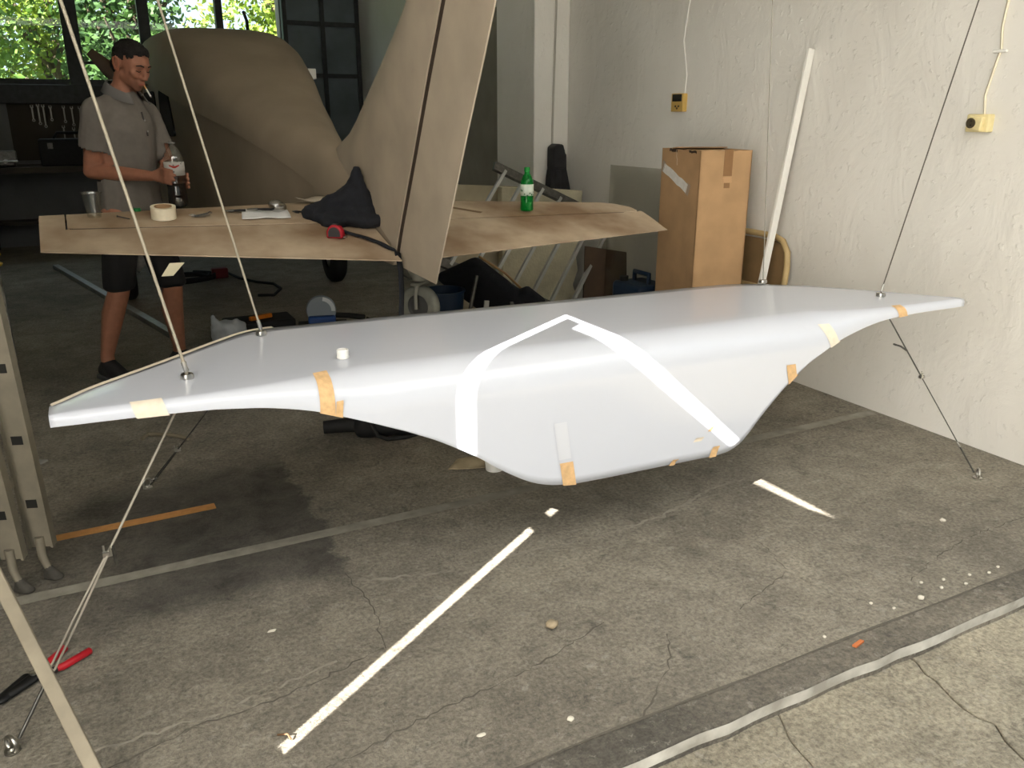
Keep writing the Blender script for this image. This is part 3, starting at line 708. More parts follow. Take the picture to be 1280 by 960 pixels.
tag(bagm.build('clear_bag', clear('clear_bag_film', (214,214,212), .25, .25), smooth=60), 'small clear plastic bag lying on the white paper', 'bag')
def pliers(c, ang, L, label, name='hand_pliers', hm=None):
    t = thing(name, label, 'tool', c); c = Vector(c); d = Vector((math.cos(ang), math.sin(ang), 0)); n_ = Vector((-d.y, d.x, 0))
    for s in (-1, 1):
        MB().tube([c+n_*s*.002, c-d*L*.25+n_*s*.010, c-d*L*.6+n_*s*.014], [.004,.0045,.004], 8).build('handle', hm or M_black, t, smooth=60)
        MB().hull([(c+n_*s*.003, .006), (c+d*L*.38+n_*s*.001, .0025)]).build('jaw', M_dsteel, t, smooth=50)
    return t
pliers((.60, 3.90, Z(.60,3.90)+.012), R(170), .09, 'small open pliers left of the white paper')
pliers((.70, 3.87, Z(.70,3.87)+.024), R(150), .12, 'dark long pliers on the white paper')
pliers((.87, 3.86, Z(.87,3.86)+.010), R(110), .07, 'small dark side cutters right of the white paper')
# tape measure
c = Vector((.965, 3.56, Z(.965, 3.56)+.028)); Mt = Matrix.Rotation(R(-35), 3, 'Z')
tm = thing('tape_measure', 'red and dark tape measure standing on the tailplane', 'tape measure', (c.x, c.y, c.z-.028))
prof = [(-.036,-.026),(.036,-.026),(.036,-.008),(.033,.008),(.022,.024),(.006,.031),(-.012,.030),(-.027,.020),(-.036,.004)]
m = MB(); m.prism([c+Mt@Vector((x, -.019, z)) for x, z in prof], Mt@Vector((0,.038,0))); m.build('case', mat('red_case', (168,26,40), .45), tm, bevel=.006)
for s in (-1, 1):
    m = MB(); m.prism([c+Mt@Vector((x*.72, s*.0195, z*.72-.001)) for x, z in prof], Mt@Vector((0,.003*s,0))); m.build('side_plate', mat('dark_side', (44,42,42), .6), tm)
MB().box(c+Mt@Vector((.0,0,.029)), (.026,.022,.012), Mt).build('lock_button', MATS['dark_side'], tm, bevel=.003)
MB().box(c+Mt@Vector((.040,0,-.022)), (.012,.02,.004), Mt).build('blade_hook', M_steel, tm)
# black jacket heap
m = MB(); base = Vector((1.08, 3.72, 0))
items = [((.93,3.80),.05,.035),((.98,3.76),.07,.05),((1.04,3.73),.08,.075),((1.09,3.70),.09,.085),((1.14,3.67),.08,.07),((1.12,3.73),.10,.11),((1.125,3.74),.045,.17),((1.13,3.75),.03,.215),((1.16,3.66),.05,.045),((1.0,3.70),.06,.03)]
for (x, y), r_, h in items:
    m.hull([((x, y, Z(min(x,1.165), y)+h*.35), (r_, r_*.9, max(.03, h*.5))), ((x, y, Z(min(x,1.165), y)+.03), (r_*1.1, r_, .03))])
m.hull([((1.12,3.73,Z(1.12,3.73)+.09), .07), ((1.13,3.745,Z(1.13,3.745)+.225), .018)]); m.hull([((.92,3.80,Z(.92,3.80)+.03), .025), ((1.1,3.72,Z(1.1,3.72)+.13), .05)])
me = remesh(m, .012, 4)
for v in me.vertices: 
    q = v.co*22; v.co += v.normal*(.010*noise.noise(q)+.005*noise.noise(q*2.6))
jk = link('black_jacket', me, M_blackf); tag(jk, 'crumpled black jacket heaped on the tailplane against the fin', 'jacket')
# strap over the edge
m = MB(); P = [(.985,3.66),(1.02,3.60),(1.08,3.54),(1.13,3.47),(1.16,3.40)]
pts = [Vector((x, y, Z(x, y)+.008)) for x, y in P]+[Vector((1.172,3.36,.865)),Vector((1.178,3.345,.80)),Vector((1.18,3.35,.70)),Vector((1.175,3.36,.56)),Vector((1.165,3.37,.42)),Vector((1.16,3.38,.25))]
L_ = []
for i, p in enumerate(pts):
    d = (pts[min(i+1,len(pts)-1)]-pts[max(i-1,0)]).normalized(); side = Vector((.75,.5,0)) if i > 4 else d.cross(Vector((0,0,1))).normalized()
    side = (side-d*side.dot(d)).normalized(); L_.append((m.bm.verts.new(p+side*.016), m.bm.verts.new(p-side*.016)))
for a, c_ in zip(L_, L_[1:]): m.face((a[0], a[1], c_[1], c_[0]))
sp = thing('black_strap', 'black webbing strap hanging over the tailplane\'s rear edge', 'strap', (1.17, 3.36, .25))
m.build('webbing', M_blackf, sp, smooth=60, solid=.004)
m = MB(); p = Vector((.985, 3.68, Z(.985, 3.68)+.028)); m.tube([p+Vector((.026*math.cos(a), .008*math.sin(a), .026*math.sin(a))) for a in [i*math.pi/8 for i in range(17)]], .006, 8); m.build('loop', M_blackf, sp, smooth=60)
# green bottle on the right half
def bottle(loc, prof, name, label, mt, lab, capm, cap, n=28):
    t = thing(name, label, 'bottle', loc)
    MB().lathe(prof, loc, n).build('bottle_body', mt, t, smooth=50)
    z0, z1, r_ = lab[:3]; MB().lathe([(r_, z0), (r_, z1)], loc, n).build('paper_label', lab[3], t, smooth=50, solid=.0006)
    if capm: MB().lathe([(0,cap[0]),(cap[1],cap[0]),(cap[1],cap[2]),(cap[1]*.9,cap[2]+.002),(0,cap[2]+.002)], loc, 20).build('bottle_cap', capm, t, smooth=40)
    return t
def labmat(name, base, parts):
    m = bpy.data.materials.new(name); m.use_nodes = True; nt = m.node_tree; b_ = nt.nodes['Principled BSDF']; b_.inputs['Roughness'].default_value = .4
    tc = nt.nodes.new('ShaderNodeTexCoord'); n_ = nt.nodes.new('ShaderNodeTexVoronoi'); n_.inputs['Scale'].default_value = 45; nt.links.new(tc.outputs['Object'], n_.inputs['Vector'])
    r = nt.nodes.new('ShaderNodeValToRGB'); r.color_ramp.elements[0].color = lin(parts); r.color_ramp.elements[0].position = .2; r.color_ramp.elements[1].color = lin(base); r.color_ramp.elements[1].position = .26
    nt.links.new(n_.outputs['Distance'], r.inputs['Fac']); nt.links.new(r.outputs['Color'], b_.inputs['Base Color']); return m
gx, gy = 2.03, 3.80; gz = Z(gx, gy, 1)-.001
bottle((gx, gy, gz), [(0,.003),(.020,.0),(.031,.004),(.033,.012),(.032,.05),(.033,.075),(.033,.135),(.031,.150),(.022,.172),(.0135,.186),(.0125,.192),(.0125,.2),(0,.2)], 'green_bottle', 'green plastic bottle with white label on the right tailplane half', mat('green_pet', (20,150,60), .12, trans=.55, ior=1.3), (.078,.134,.0337,labmat('pale_label', (214,226,214), (60,110,80))), mat('green_cap', (20,140,50), .4), (.196,.0145,.215))
# scrap of tape hanging from the tailplane's edge near the man
m = MB(); p = Vector((.30,3.48,.0)); 
tx = [(.300,3.475,.845),(.335,3.465,.875),(.39,3.465,.868),(.355,3.475,.838)]
tag(MB().prism([(x-.02, y, z) for x, y, z in [(.262,3.49,.822),(.298,3.486,.872),(.352,3.478,.872),(.305,3.486,.822)]], (.001,-.0015,.0005)).build('tape_scrap', mat('pale_scrap', (206,198,168), .7)), 'pale scrap of tape stuck to the tailplane\'s edge before the man\'s shorts', 'tape')

# ------------------------------------------------------------------ the man
man = thing('person', 'man in grey polo shirt and dark shorts holding a bottle, smoking', 'person', (.18, 5.02, 0))
TF = Vector((.70, -.714, 0)); TR = Vector((-.714, -.70, 0))           # torso facing, his right hand side
UP = Vector((0,0,1)); TM = Matrix((TR, TF, UP)).transposed()
P0 = Vector((.25, 5.05, .93)); CH = Vector((.262, 5.035, 1.365)); NK = Vector((.276, 5.025, 1.562))
shR = CH+TR*.178+UP*.075; shL = CH-TR*.175+UP*.06
elR = Vector((.075, 5.0, 1.145)); wrR = Vector((.345, 4.77, 1.125))
elL = Vector((.47, 5.10, 1.14)); wrL = Vector((.495, 4.83, 1.12))
hipR = P0+TR*.10-UP*.02; hipL = P0-TR*.10-UP*.02
knR = Vector((.12, 4.98, .50)); knL = Vector((.40, 5.03, .49)); anR = Vector((.015, 5.03, .09)); anL = Vector((.40, 5.08, .09))
BT = Vector((.455, 4.70, .965))                                         # bottle foot
b = MB()
H3 = lambda r_: (r_[0], r_[1], r_[2], TM)
b.hull([(P0, H3((.165,.11,.12))), (P0+UP*.2, H3((.15,.10,.1)))]); b.hull([(P0+UP*.2, H3((.15,.10,.1))), (CH, H3((.17,.11,.12)))])
b.hull([(CH+UP*.04, H3((.165,.10,.09))), (NK-UP*.03, .07)]); b.hull([(CH+UP*.06, .09), (shR, .058)]); b.hull([(CH+UP*.06, .09), (shL, .058)])
b.hull([(NK-UP*.05, .058), (NK+Vector((.02,-.02,.05)), .054)])
for a, e, w in ((shR, elR, wrR), (shL, elL, wrL)):
    b.hull([(a, .056), (a.lerp(e, .45), .050)]); b.hull([(a.lerp(e, .45), .050), (e, .040)])
    b.hull([(e, .041), (e.lerp(w, .3), .042)]); b.hull([(e.lerp(w, .3), .042), (w, .027)])
for h, k_, a in ((hipR, knR, anR), (hipL, knL, anL)):
    b.hull([(h, .095), (h.lerp(k_, .5), .078)]); b.hull([(h.lerp(k_, .5), .078), (k_, .056)])
    cal = k_.lerp(a, .32)-TF*.018; b.hull([(k_, .056), (cal, .060)]); b.hull([(cal, .060), (a+UP*.05, .036)]); b.hull([(a+UP*.05, .036), (a, .038)])
    b.hull([(a, .036), (a+TF*.09-UP*.05, .03)])
# head
HF = Vector((.60, -.72, -.42)).normalized(); HR = HF.cross(UP).normalized(); HU = HR.cross(HF).normalized(); HM = Matrix((HR, HF, HU)).transposed()
HC = Vector((.335, 4.965, 1.672))
hp = lambda x, y, z: HC+HM@Vector((x, y, z))
HE = lambda a, c, d: (a, c, d, HM)
b.hull([(hp(0,-.012,.028), HE(.074,.092,.082))])
b.hull([(hp(0,.02,.03), HE(.068,.068,.06)), (hp(0,.03,-.045), HE(.058,.052,.04))])
b.hull([(hp(0,.03,-.045), HE(.056,.05,.04)), (hp(0,.062,-.098), HE(.026,.02,.016)), (hp(.045,.0,-.06), .018), (hp(-.045,.0,-.06), .018)])
b.hull([(hp(0,-.03,-.03), .055), (NK+Vector((.010,-.01,.0)), .055)])
b.hull([(hp(-.036,.079,.024), .011), (hp(.036,.079,.024), .011), (hp(0,.087,.03), .010)])
b.hull([(hp(0,.088,.012), .008), (hp(0,.110,-.030), .011)]); b.hull([(hp(-.014,.096,-.034), .009), (hp(.014,.096,-.034), .009), (hp(0,.110,-.030), .010)])
for s in (-1, 1):
    b.hull([(hp(s*.045,.062,-.018), .016), (hp(s*.036,.072,-.03), .014)])
    b.hull([(hp(s*.031,.074,.003), HE(.015,.010,.009))])
    b.hull([(hp(s*.081,-.018,.010), HE(.009,.019,.022)), (hp(s*.076,-.008,-.026), HE(.008,.011,.012))])
b.hull([(hp(-.02,.084,-.060), .007), (hp(.02,.084,-.060), .007), (hp(0,.092,-.057), .008)]); b.hull([(hp(-.016,.083,-.072), .007), (hp(.016,.083,-.072), .007), (hp(0,.089,-.073), .008)])
# right hand wraps the bottle, left hand steadies it behind
BC = BT+UP*.165; BR = .050
def ringpt(ang, z, r_): return Vector((BT.x+r_*math.cos(ang), BT.y+r_*math.sin(ang), z))
a0 = math.atan2(wrR.y-BT.y, wrR.x-BT.x)
palm = ringpt(a0+.12, BC.z-.0, BR+.016)
b.hull([(wrR, (.026,.026,.02)), (palm+UP*.022, .017), (palm-UP*.026, .015)])
for i, (dz, ln) in enumerate(((.034,1.55),(.011,1.75),(-.012,1.65),(-.033,1.35))):
    prev = palm+UP*dz*.9; z = BC.z+dz
    angs = [a0+.30, a0+.30+ln*.45, a0+.30+ln*.78, a0+.30+ln]
    pts = [ringpt(angs[0], z, BR+.015)]+[ringpt(a_, z-.004*k_, BR+.0095) for k_, a_ in enumerate(angs[1:])]
    b.hull([(prev, .012), (pts[0], .0105)])
    for q, (p1, p2) in enumerate(zip(pts, pts[1:])): b.hull([(p1, .0098-.0006*q), (p2, .0092-.0006*q)])
th = [palm+UP*.03, ringpt(a0-.25, BC.z+.058, BR+.012), ringpt(a0-.75, BC.z+.068, BR+.010), ringpt(a0-1.15, BC.z+.066, BR+.009)]
for p1, p2, r1, r2 in zip(th, th[1:], (.015,.0115,.0105), (.012,.0105,.009)): b.hull([(p1, r1), (p2, r2)])
a1 = math.atan2(wrL.y-BT.y, wrL.x-BT.x); pl2 = ringpt(a1, BC.z-.03, BR+.018)
b.hull([(wrL, .024), (pl2+UP*.025, .016), (pl2-UP*.025, .015)])
for dz, ln in ((.034,1.2),(.011,1.35),(-.012,1.25),(-.033,1.0)):
    angs = [a1-.2, a1-.2-ln*.5, a1-.2-ln]; z = BC.z-.03+dz; pts = [pl2+UP*dz*.9]+[ringpt(a_, z, BR+.010) for a_ in angs]
    for p1, p2 in zip(pts, pts[1:]): b.hull([(p1, .0100), (p2, .0092)])
th = [pl2+UP*.03, ringpt(a1+.4, BC.z+.02, BR+.011), ringpt(a1+.85, BC.z+.03, BR+.010)]
for p1, p2 in zip(th, th[1:]): b.hull([(p1, .013), (p2, .0105)])
nt = M_skin.node_tree; pb = nt.nodes['Principled BSDF']; src = pb.inputs['Base Color'].links[0].from_socket
tcn = nt.nodes.new('ShaderNodeTexCoord'); dn_ = nt.nodes.new('ShaderNodeVectorMath'); dn_.operation = 'DISTANCE'; nt.links.new(tcn.outputs['Object'], dn_.inputs[0]); dn_.inputs[1].default_value = hp(0,.055,-.088)
mr = nt.nodes.new('ShaderNodeMapRange'); mr.inputs[1].default_value = .03; mr.inputs[2].default_value = .068; mr.inputs[3].default_value = .55; mr.inputs[4].default_value = 0; nt.links.new(dn_.outputs['Value'], mr.inputs[0])
mxn = nt.nodes.new('ShaderNodeMix'); mxn.data_type = 'RGBA'; nt.links.new(mr.outputs[0], mxn.inputs[0]); nt.links.new(src, mxn.inputs[6]); mxn.inputs[7].default_value = lin((96,66,52)); nt.links.new(mxn.outputs[2], pb.inputs['Base Color'])   # beard stubble
body = link('body', remesh(b, .0062, 3), M_skin, man)
# shirt
s_ = MB()
s_.hull([(P0+UP*.02, H3((.185,.135,.10))), (P0+UP*.2, H3((.178,.128,.1)))]); s_.hull([(P0+UP*.2, H3((.178,.128,.1))), (CH, H3((.195,.132,.12)))])
s_.hull([(CH+UP*.04, H3((.185,.12,.085))), (NK-UP*.035, (.074,.074,.035))]); s_.hull([(NK-UP*.045-TF*.02, (.07,.07,.035)), (shR-UP*.01, .06), (shL-UP*.01, .06), (CH, .1)]); 
for a, e in ((shR, elR), (shL, elL)):
    s_.hull([(CH+UP*.045, .10), (a, .070)]); q = a.lerp(e, .62); s_.hull([(a, .072), (q, .070)])
s_.hull([(CH+TF*.03, H3((.14,.12,.08))), (P0+UP*.16+TF*.02, H3((.13,.12,.06)))])
me = remesh(s_, .0085, 5)
bmx = bmesh.new(); bmx.from_mesh(me)
def cut(bm_, co, no):
    g = bmesh.ops.bisect_plane(bm_, geom=bm_.verts[:]+bm_.edges[:]+bm_.faces[:], plane_co=co, plane_no=no, clear_outer=True)
    ed = [e for e in g['geom_cut'] if isinstance(e, bmesh.types.BMEdge)]
    try: bmesh.ops.holes_fill(bm_, edges=ed)
    except Exception: pass
cut(bmx, P0-UP*.05, -UP)
def sleeve_cut(a, e, f):
    """cut only near the arm"""
    co = a.lerp(e, f); no = (e-a).normalized()
    kill = [v for v in bmx.verts if (v.co-co).dot(no) > 0 and (v.co-a.lerp(e, f+.15)).length < .125 and (v.co-P0-UP*.3).dot(TR)*(1 if a is shR else -1) > .155]
    bmesh.ops.delete(bmx, geom=kill, context='VERTS')
sleeve_cut(shR, elR, .60); sleeve_cut(shL, elL, .60)
for v in bmx.verts:
    q = v.co; low = max(0, min(1, (1.42-q.z)/.3))
    v.co += v.normal*(.007*low*noise.noise((q.x*7, q.y*7, q.z*11))+.004*noise.noise((q.x*18, q.y*18, q.z*26)))
bmx.to_mesh(me); bmx.free()
shirt = link('polo_shirt', me, M_shirt, man); shade(shirt, 180)
k = shirt.modifiers.new('cloth', 'SOLIDIFY'); k.thickness = .004; k.offset = 0
# collar and placket
m = MB(); rows = []
for i in range(25):
    a = -2.55+5.1*i/24; dirv = (-TF*math.cos(a)+TR*math.sin(a)); fr_ = (1-math.cos(a))/2
    c0 = NK+UP*(.012-.085*fr_)+TF*.035*fr_; rows.append([c0+dirv*.066+UP*.024, c0+dirv*.075+UP*.028, c0+dirv*.104-UP*.020])
m.loft(rows, close=False); m.build('collar', mat('collar_cotton', (120,117,114), .95, bump=.2, bscale=240), shirt, smooth=60, solid=.004)
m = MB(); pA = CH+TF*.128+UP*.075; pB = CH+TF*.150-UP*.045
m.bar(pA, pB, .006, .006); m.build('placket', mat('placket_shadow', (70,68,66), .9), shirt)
for t in (.35, .8): MB().lathe([(0,0),(.005,0),(.005,.003),(0,.003)], pA.lerp(pB, t)+TF*.006, 12, Matrix((TR, UP, TF)).transposed()).build('button', mat('grey_button', (150,148,144), .4), shirt)
# shorts
s_ = MB(); s_.hull([(P0+UP*.04, H3((.178,.125,.07))), (P0-UP*.08, H3((.185,.125,.08)))])
for h, k_ in ((hipR, knR), (hipL, knL)): s_.hull([(h-UP*.03, .105), (h.lerp(k_, .93), (.085,.085,.03))])
me = remesh(s_, .011, 3)
for v in me.vertices: v.co += v.normal*(.006*noise.noise(v.co*12))
sh_ = link('shorts', me, mat('dark_shorts', (22,22,23), .9, var=.2, scale=30), man); shade(sh_, 180)
# shoes
for a in (anR, anL):
    f = (TF+Vector((-.25,0,0))*(1 if a is anR else 0)).normalized(); sM = Matrix((f.cross(UP), f, UP)).transposed(); q = Vector((a.x, a.y, 0))
    s_ = MB(); s_.hull([(q-f*.045+UP*.045, (.036,.04,.035,sM)), (q+f*.06+UP*.042, (.044,.05,.032,sM)), (q+f*.145+UP*.034, (.036,.04,.022,sM)), (a-UP*.005, .044)])
    so = link('shoe', remesh(s_, .008, 2), mat('dark_shoe', (34,34,36), .7, var=.2, scale=30), man)
    MB().prism([q+sM@Vector((x, y, 0)) for x, y in ((-.04,-.07),(-.03,-.085),(.03,-.085),(.04,-.07),(.044,.03),(.048,.09),(.04,.15),(.02,.185),(-.02,.185),(-.04,.15),(-.048,.09),(-.044,.03))], (0,0,.022)).build('sole', mat('grey_sole', (92,92,92), .8), so, bevel=.004)
# hair, brows, lashes, stubble
hm_ = MB(); hm_.hull([(hp(0,-.016,.036), HE(.081,.097,.084)), (hp(0,.03,.075), HE(.055,.045,.035))]); hm_.hull([(hp(0,-.055,-.02), HE(.066,.05,.06))])
me = remesh(hm_, .0055, 2); bmx = bmesh.new(); bmx.from_mesh(me)
kill = []
for v in bmx.verts:
    l = HM.transposed()@(v.co-HC); line = .078-.022*abs(l.x/.07)+.006*noise.noise(l*80)
    if (l.z < .045+.02*noise.noise(l*60) and l.y > .012) or (l.y > .055 and l.z < line) or (l.z < -.03 and l.y > -.045) or (abs(l.x) > .05 and l.z < .022 and l.y > -.042): kill.append(v)
bmesh.ops.delete(bmx, geom=kill, context='VERTS')
for v in bmx.verts: v.co += v.normal*(.005*noise.noise(v.co*90)+.003*noise.noise(v.co*220))
bmx.to_mesh(me); bmx.free()
M_hair = mat('dark_hair', (26,21,18), .7, var=.3, scale=120, bump=.6, bscale=300)
hr = link('hair', me, M_hair, man); shade(hr, 180); k = hr.modifiers.new('t', 'SOLIDIFY'); k.thickness = .008; k.offset = -.5
M_ear = mat('ear_skin', (172,108,84), .55)
for s in (-1, 1):
    er = MB().hull([(hp(s*.079,-.016,.008), HE(.008,.014,.018)), (hp(s*.076,-.006,-.03), HE(.007,.008,.009))]).build('ear', M_ear, man, smooth=60)
    MB().tube([hp(s*.082,.000,-.010), hp(s*.087,-.004,.018), hp(s*.091,-.020,.030), hp(s*.092,-.034,.018), hp(s*.088,-.030,-.008), hp(s*.083,-.014,-.032), hp(s*.081,-.006,-.030)], .0052, 8).build('ear_rim', M_ear, er, smooth=60)
for s in (-1, 1):
    MB().tube([hp(s*.014,.094,.026), hp(s*.032,.092,.031), hp(s*.05,.078,.024)], [.0035,.0045,.002], 6).build('eyebrow', M_hair, man, smooth=60)
    MB().tube([hp(s*.018,.084,.0), hp(s*.032,.0865,-.004), hp(s*.045,.078,-.001)], [.0015,.0025,.0015], 6).build('eyelashes', M_hair, man, smooth=60)
MB().hull([(hp(-.018,.0895,-.066), .0035), (hp(.018,.0895,-.066), .0035), (hp(0,.0965,-.065), .0035)]).build('lips', mat('lip_skin', (150,84,72), .5), man, smooth=60)
# cigarette in the mouth
cg = thing('cigarette', 'lit white cigarette hanging from the man\'s mouth', 'cigarette', hp(-.008,.10,-.066))
p0 = hp(-.006,.094,-.066); p1 = hp(-.014,.150,-.108); pm = p0.lerp(p1, .32); pe = p0.lerp(p1, .93)
MB().tube([p0, pm], .0042, 10).build('filter', mat('tan_filter', (206,150,96), .7), cg, smooth=60)
MB().tube([pm, pe], .0042, 10).build('paper_tube', M_white, cg, smooth=60)
MB().tube([pe, p1], .0040, 10).build('ash', mat('ash', (120,116,110), .9), cg, smooth=60)
# cola bottle held
bt = thing('cola_bottle', 'large clear bottle half full of dark drink in the man\'s hand', 'bottle', BT)
prof = [(0,.006),(.028,0),(.044,.006),(.048,.02),(.049,.07),(.046,.10),(.047,.13),(.049,.16),(.049,.235),(.045,.262),(.034,.288),(.020,.307),(.0145,.314),(.0145,.335),(.0125,.337)]
MB().lathe(prof, BT, 32).build('bottle_body', clear('clear_pet', (244,246,244), .16, .06), bt, smooth=50)
MB().lathe([(0,.008),(.03,.004),(.044,.012),(.0475,.03),(.0475,.07),(.0445,.10),(.0455,.125),(0,.125)], BT, 32).build('dark_drink', mat('dark_cola', (22,9,6), .08), bt, smooth=50)
MB().lathe([(.0497,.165),(.0497,.232)], BT, 32).build('paper_label', labmat('grey_label', (196,192,186), (120,116,112)), bt, smooth=60, solid=.0006)
aL = math.atan2(-BT.y, -BT.x)
m = MB(); rows = [[BT+Vector((.0505*math.cos(aL+t*.5), .0505*math.sin(aL+t*.5), z+.006*abs(t)*q)) for t in (-1,-.6,-.2,.2,.6,1)] for z, q in ((.200,2.2),(.212,1.2))]
m.loft(rows, close=False); m.build('red_mark', mat('red_print', (176,52,36), .5), bt, solid=.0006)
MB().lathe([(.0152,.322),(.017,.322),(.017,.328),(.0152,.328),(.0152,.322)], BT, 20).build('neck_ring', mat('grey_ring', (150,150,148), .4), bt, smooth=40)

# ------------------------------------------------------------------ along the white wall
def frame_of(d, up=(0,0,1)):
    d = Vector(d).normalized(); x = d.cross(Vector(up)).normalized(); return x, d
bx = thing('cardboard_box', 'tall brown cardboard box standing by the white wall', 'box', (2.885, 3.5, 0))
C0 = Vector((2.885, 3.5, 0)); e1 = Vector((math.cos(R(-10)), math.sin(R(-10)), 0))*.305; e2 = Vector((math.cos(R(80)), math.sin(R(80)), 0))*.43; BH = 1.25
n1 = Vector((e1.y, -e1.x, 0)).normalized(); n2 = Vector((-e2.y, e2.x, 0)).normalized()
m = MB()
def panel_(a, bvec, nvec, h, name, z0=0, jagt=False):
    m = MB(); pts = [a+UP*z0, a+bvec+UP*z0]
    top = []
    for i in range(13):
        t = 1-i/12; top.append(a+bvec*t+UP*(h+(random.uniform(-.006,.004) if jagt and 0 < i < 12 else 0)))
    m.prism(pts+top, -nvec*.006); return m.build(name, M_card, bx)
panel_(C0, e1, n1, BH, 'front_panel', jagt=True); panel_(C0, e2, n2, BH, 'side_panel', jagt=True)
panel_(C0+e2, e1, -n1, BH, 'rear_panel'); panel_(C0+e1, e2, -n2, BH, 'far_panel')
for a, bv, cv, lift in ((C0+n1*-.006, e1, e2*.42, .004), (C0+e2, e1, -e2*.42, .016)):
    MB().prism([a+UP*(BH-.012), a+bv+UP*(BH-.012), a+bv+cv+UP*(BH-.012+lift), a+cv*.94+UP*(BH-.010+lift)], UP*.005).build('top_flap', M_card, bx)
M_ptape = mat('brown_parcel_tape', (140,104,68), .35, var=.06, scale=20)
def onface(a, bv, nv, u0, z0, u1, z1, w, name, mt, wob=0):
    m = MB(); bn = bv.normalized(); L0 = a+bn*u0+UP*z0; L1 = a+bn*u1+UP*z1; d = (L1-L0).normalized(); s = d.cross(nv).normalized(); rows = []
    for i in range(9):
        p = L0.lerp(L1, i/8); j = random.uniform(-wob, wob); rows.append((m.bm.verts.new(p+s*(w/2+j)+nv*.0015), m.bm.verts.new(p-s*(w/2-j)+nv*.0015)))
    for q, r_ in zip(rows, rows[1:]): m.face((q[0], q[1], r_[1], r_[0]))
    return m.build(name, mt, bx, solid=.001)
onface(C0, e1, n1, .165, 1.255, .165, 1.12, .052, 'parcel_tape', M_ptape); onface(C0, e1, n1, .168, 1.115, .168, 1.085, .05, 'tape_fragment', mat('pale_torn_paper', (190,152,112), .8), .006); onface(C0, e1, n1, .165, 1.085, .165, 1.058, .034, 'tape_end', M_ptape)
onface(C0, e2, n2, .40, 1.15, .12, 1.05, .05, 'paper_label', mat('white_label', (222,220,216), .5, var=.08, scale=30), .004); onface(C0, e2, n2, .42, 1.158, .39, 1.145, .06, 'label_tape', mat('clear_tape', (176,158,140), .25)); onface(C0, e2, n2, .13, 1.054, .095, 1.04, .062, 'label_tape', MATS['clear_tape'])
onface(C0, e2, n2, .26, 1.245, .245, 1.165, .006, 'torn_slit', mat('torn_edge_and_shade', (206,184,158), .9), .003)
onface(C0, e2, n2, .34, 1.243, .25, 1.240, .014, 'torn_edge_and_shade', mat('box_shadow_gap', (52,38,26), .9), .003); onface(C0, e2, n2, .12, 1.243, .04, 1.240, .012, 'torn_edge_and_shade', MATS['box_shadow_gap'], .003)  # dark strips painted as shade in the gaps along the box top
# thermostat
th_ = thing('thermostat', 'small yellowed wall thermostat with dark display above the box', 'thermostat', (3.415, 4.383, 1.5))
M_yel = mat('yellowed_plastic', (196,164,92), .5, var=.06, scale=30)
MB().box((3.415, 4.383, 1.5), (.035, .118, .108)).build('case', M_yel, th_, bevel=.004)
MB().box((3.396, 4.383, 1.528), (.004, .092, .042)).build('display', mat('dark_display', (40,40,38), .25), th_, bevel=.002)
for y, z in ((4.365,1.478),(4.395,1.478),(4.38,1.466)): MB().lathe([(0,-.003),(.006,-.003),(.006,.002),(0,.003)], (3.396, y, z), 12, Matrix.Rotation(R(-90), 3, 'Y')).build('key_button', mat('dark_button', (58,46,34), .6), th_)
m = MB(); m.tube([(3.424, 4.345, 1.555), (3.424, 4.335, 1.66), (3.424, 4.385, 1.86), (3.424, 4.36, 2.02), (3.424, 4.318, 2.2), (3.424, 4.30, 2.7), (3.424, 4.32, 4.0)], .0042, 6); m.build('cable', M_white, th_, smooth=60)
# wall socket
so = thing('wall_socket', 'yellowed square wall socket hanging on the white wall at the right', 'socket', (3.405, 2.35, 1.39))
M_soc = mat('cream_plastic', (222,208,158), .5, var=.08, scale=30)
MB().box((3.41, 2.35, 1.392), (.04, .10, .072)).build('back_box', M_soc, so, bevel=.005)
MB().box((3.382, 2.352, 1.392), (.02, .066, .056), Matrix.Rotation(R(8), 3, 'X')).build('cover', M_soc, so, bevel=.004)
MB().lathe([(.0,.0),(.019,0),(.021,.006),(.016,.006),(.015,.002),(0,.002)], (3.371, 2.362, 1.392), 20, Matrix.Rotation(R(-90), 3, 'Y')).build('outlet_well', mat('dark_well', (70,62,44), .6), so, smooth=40)
for dz in (-.008, .008): MB().box((3.369, 2.362, 1.392+dz), (.006, .005, .005)).build('outlet_hole', M_black, so)
m = MB(); m.tube([(3.424, 2.345, 1.425), (3.422, 2.355, 1.5), (3.422, 2.33, 1.63), (3.422, 2.318, 1.68), (3.422, 2.33, 1.76), (3.422, 2.32, 1.9), (3.422, 2.32, 2.6), (3.422, 2.31, 4.0)], .0055, 6); m.build('cable', mat('cream_cable', (226,218,194), .5), so, smooth=60)
MB().box((3.42, 2.32, 1.672), (.016, .06, .012)).build('cable_clip', M_white, so, bevel=.003)
# leaning white batten
wbn = MB(); wbn.bar((3.14, 3.335, .01), (3.408, 3.33, 1.745), .042, .016, (0,-1,0))
tag(wbn.build('white_batten', mat('white_paint', (236,235,230), .5), bevel=.002), 'long thin white batten leaning against the white wall', 'batten')
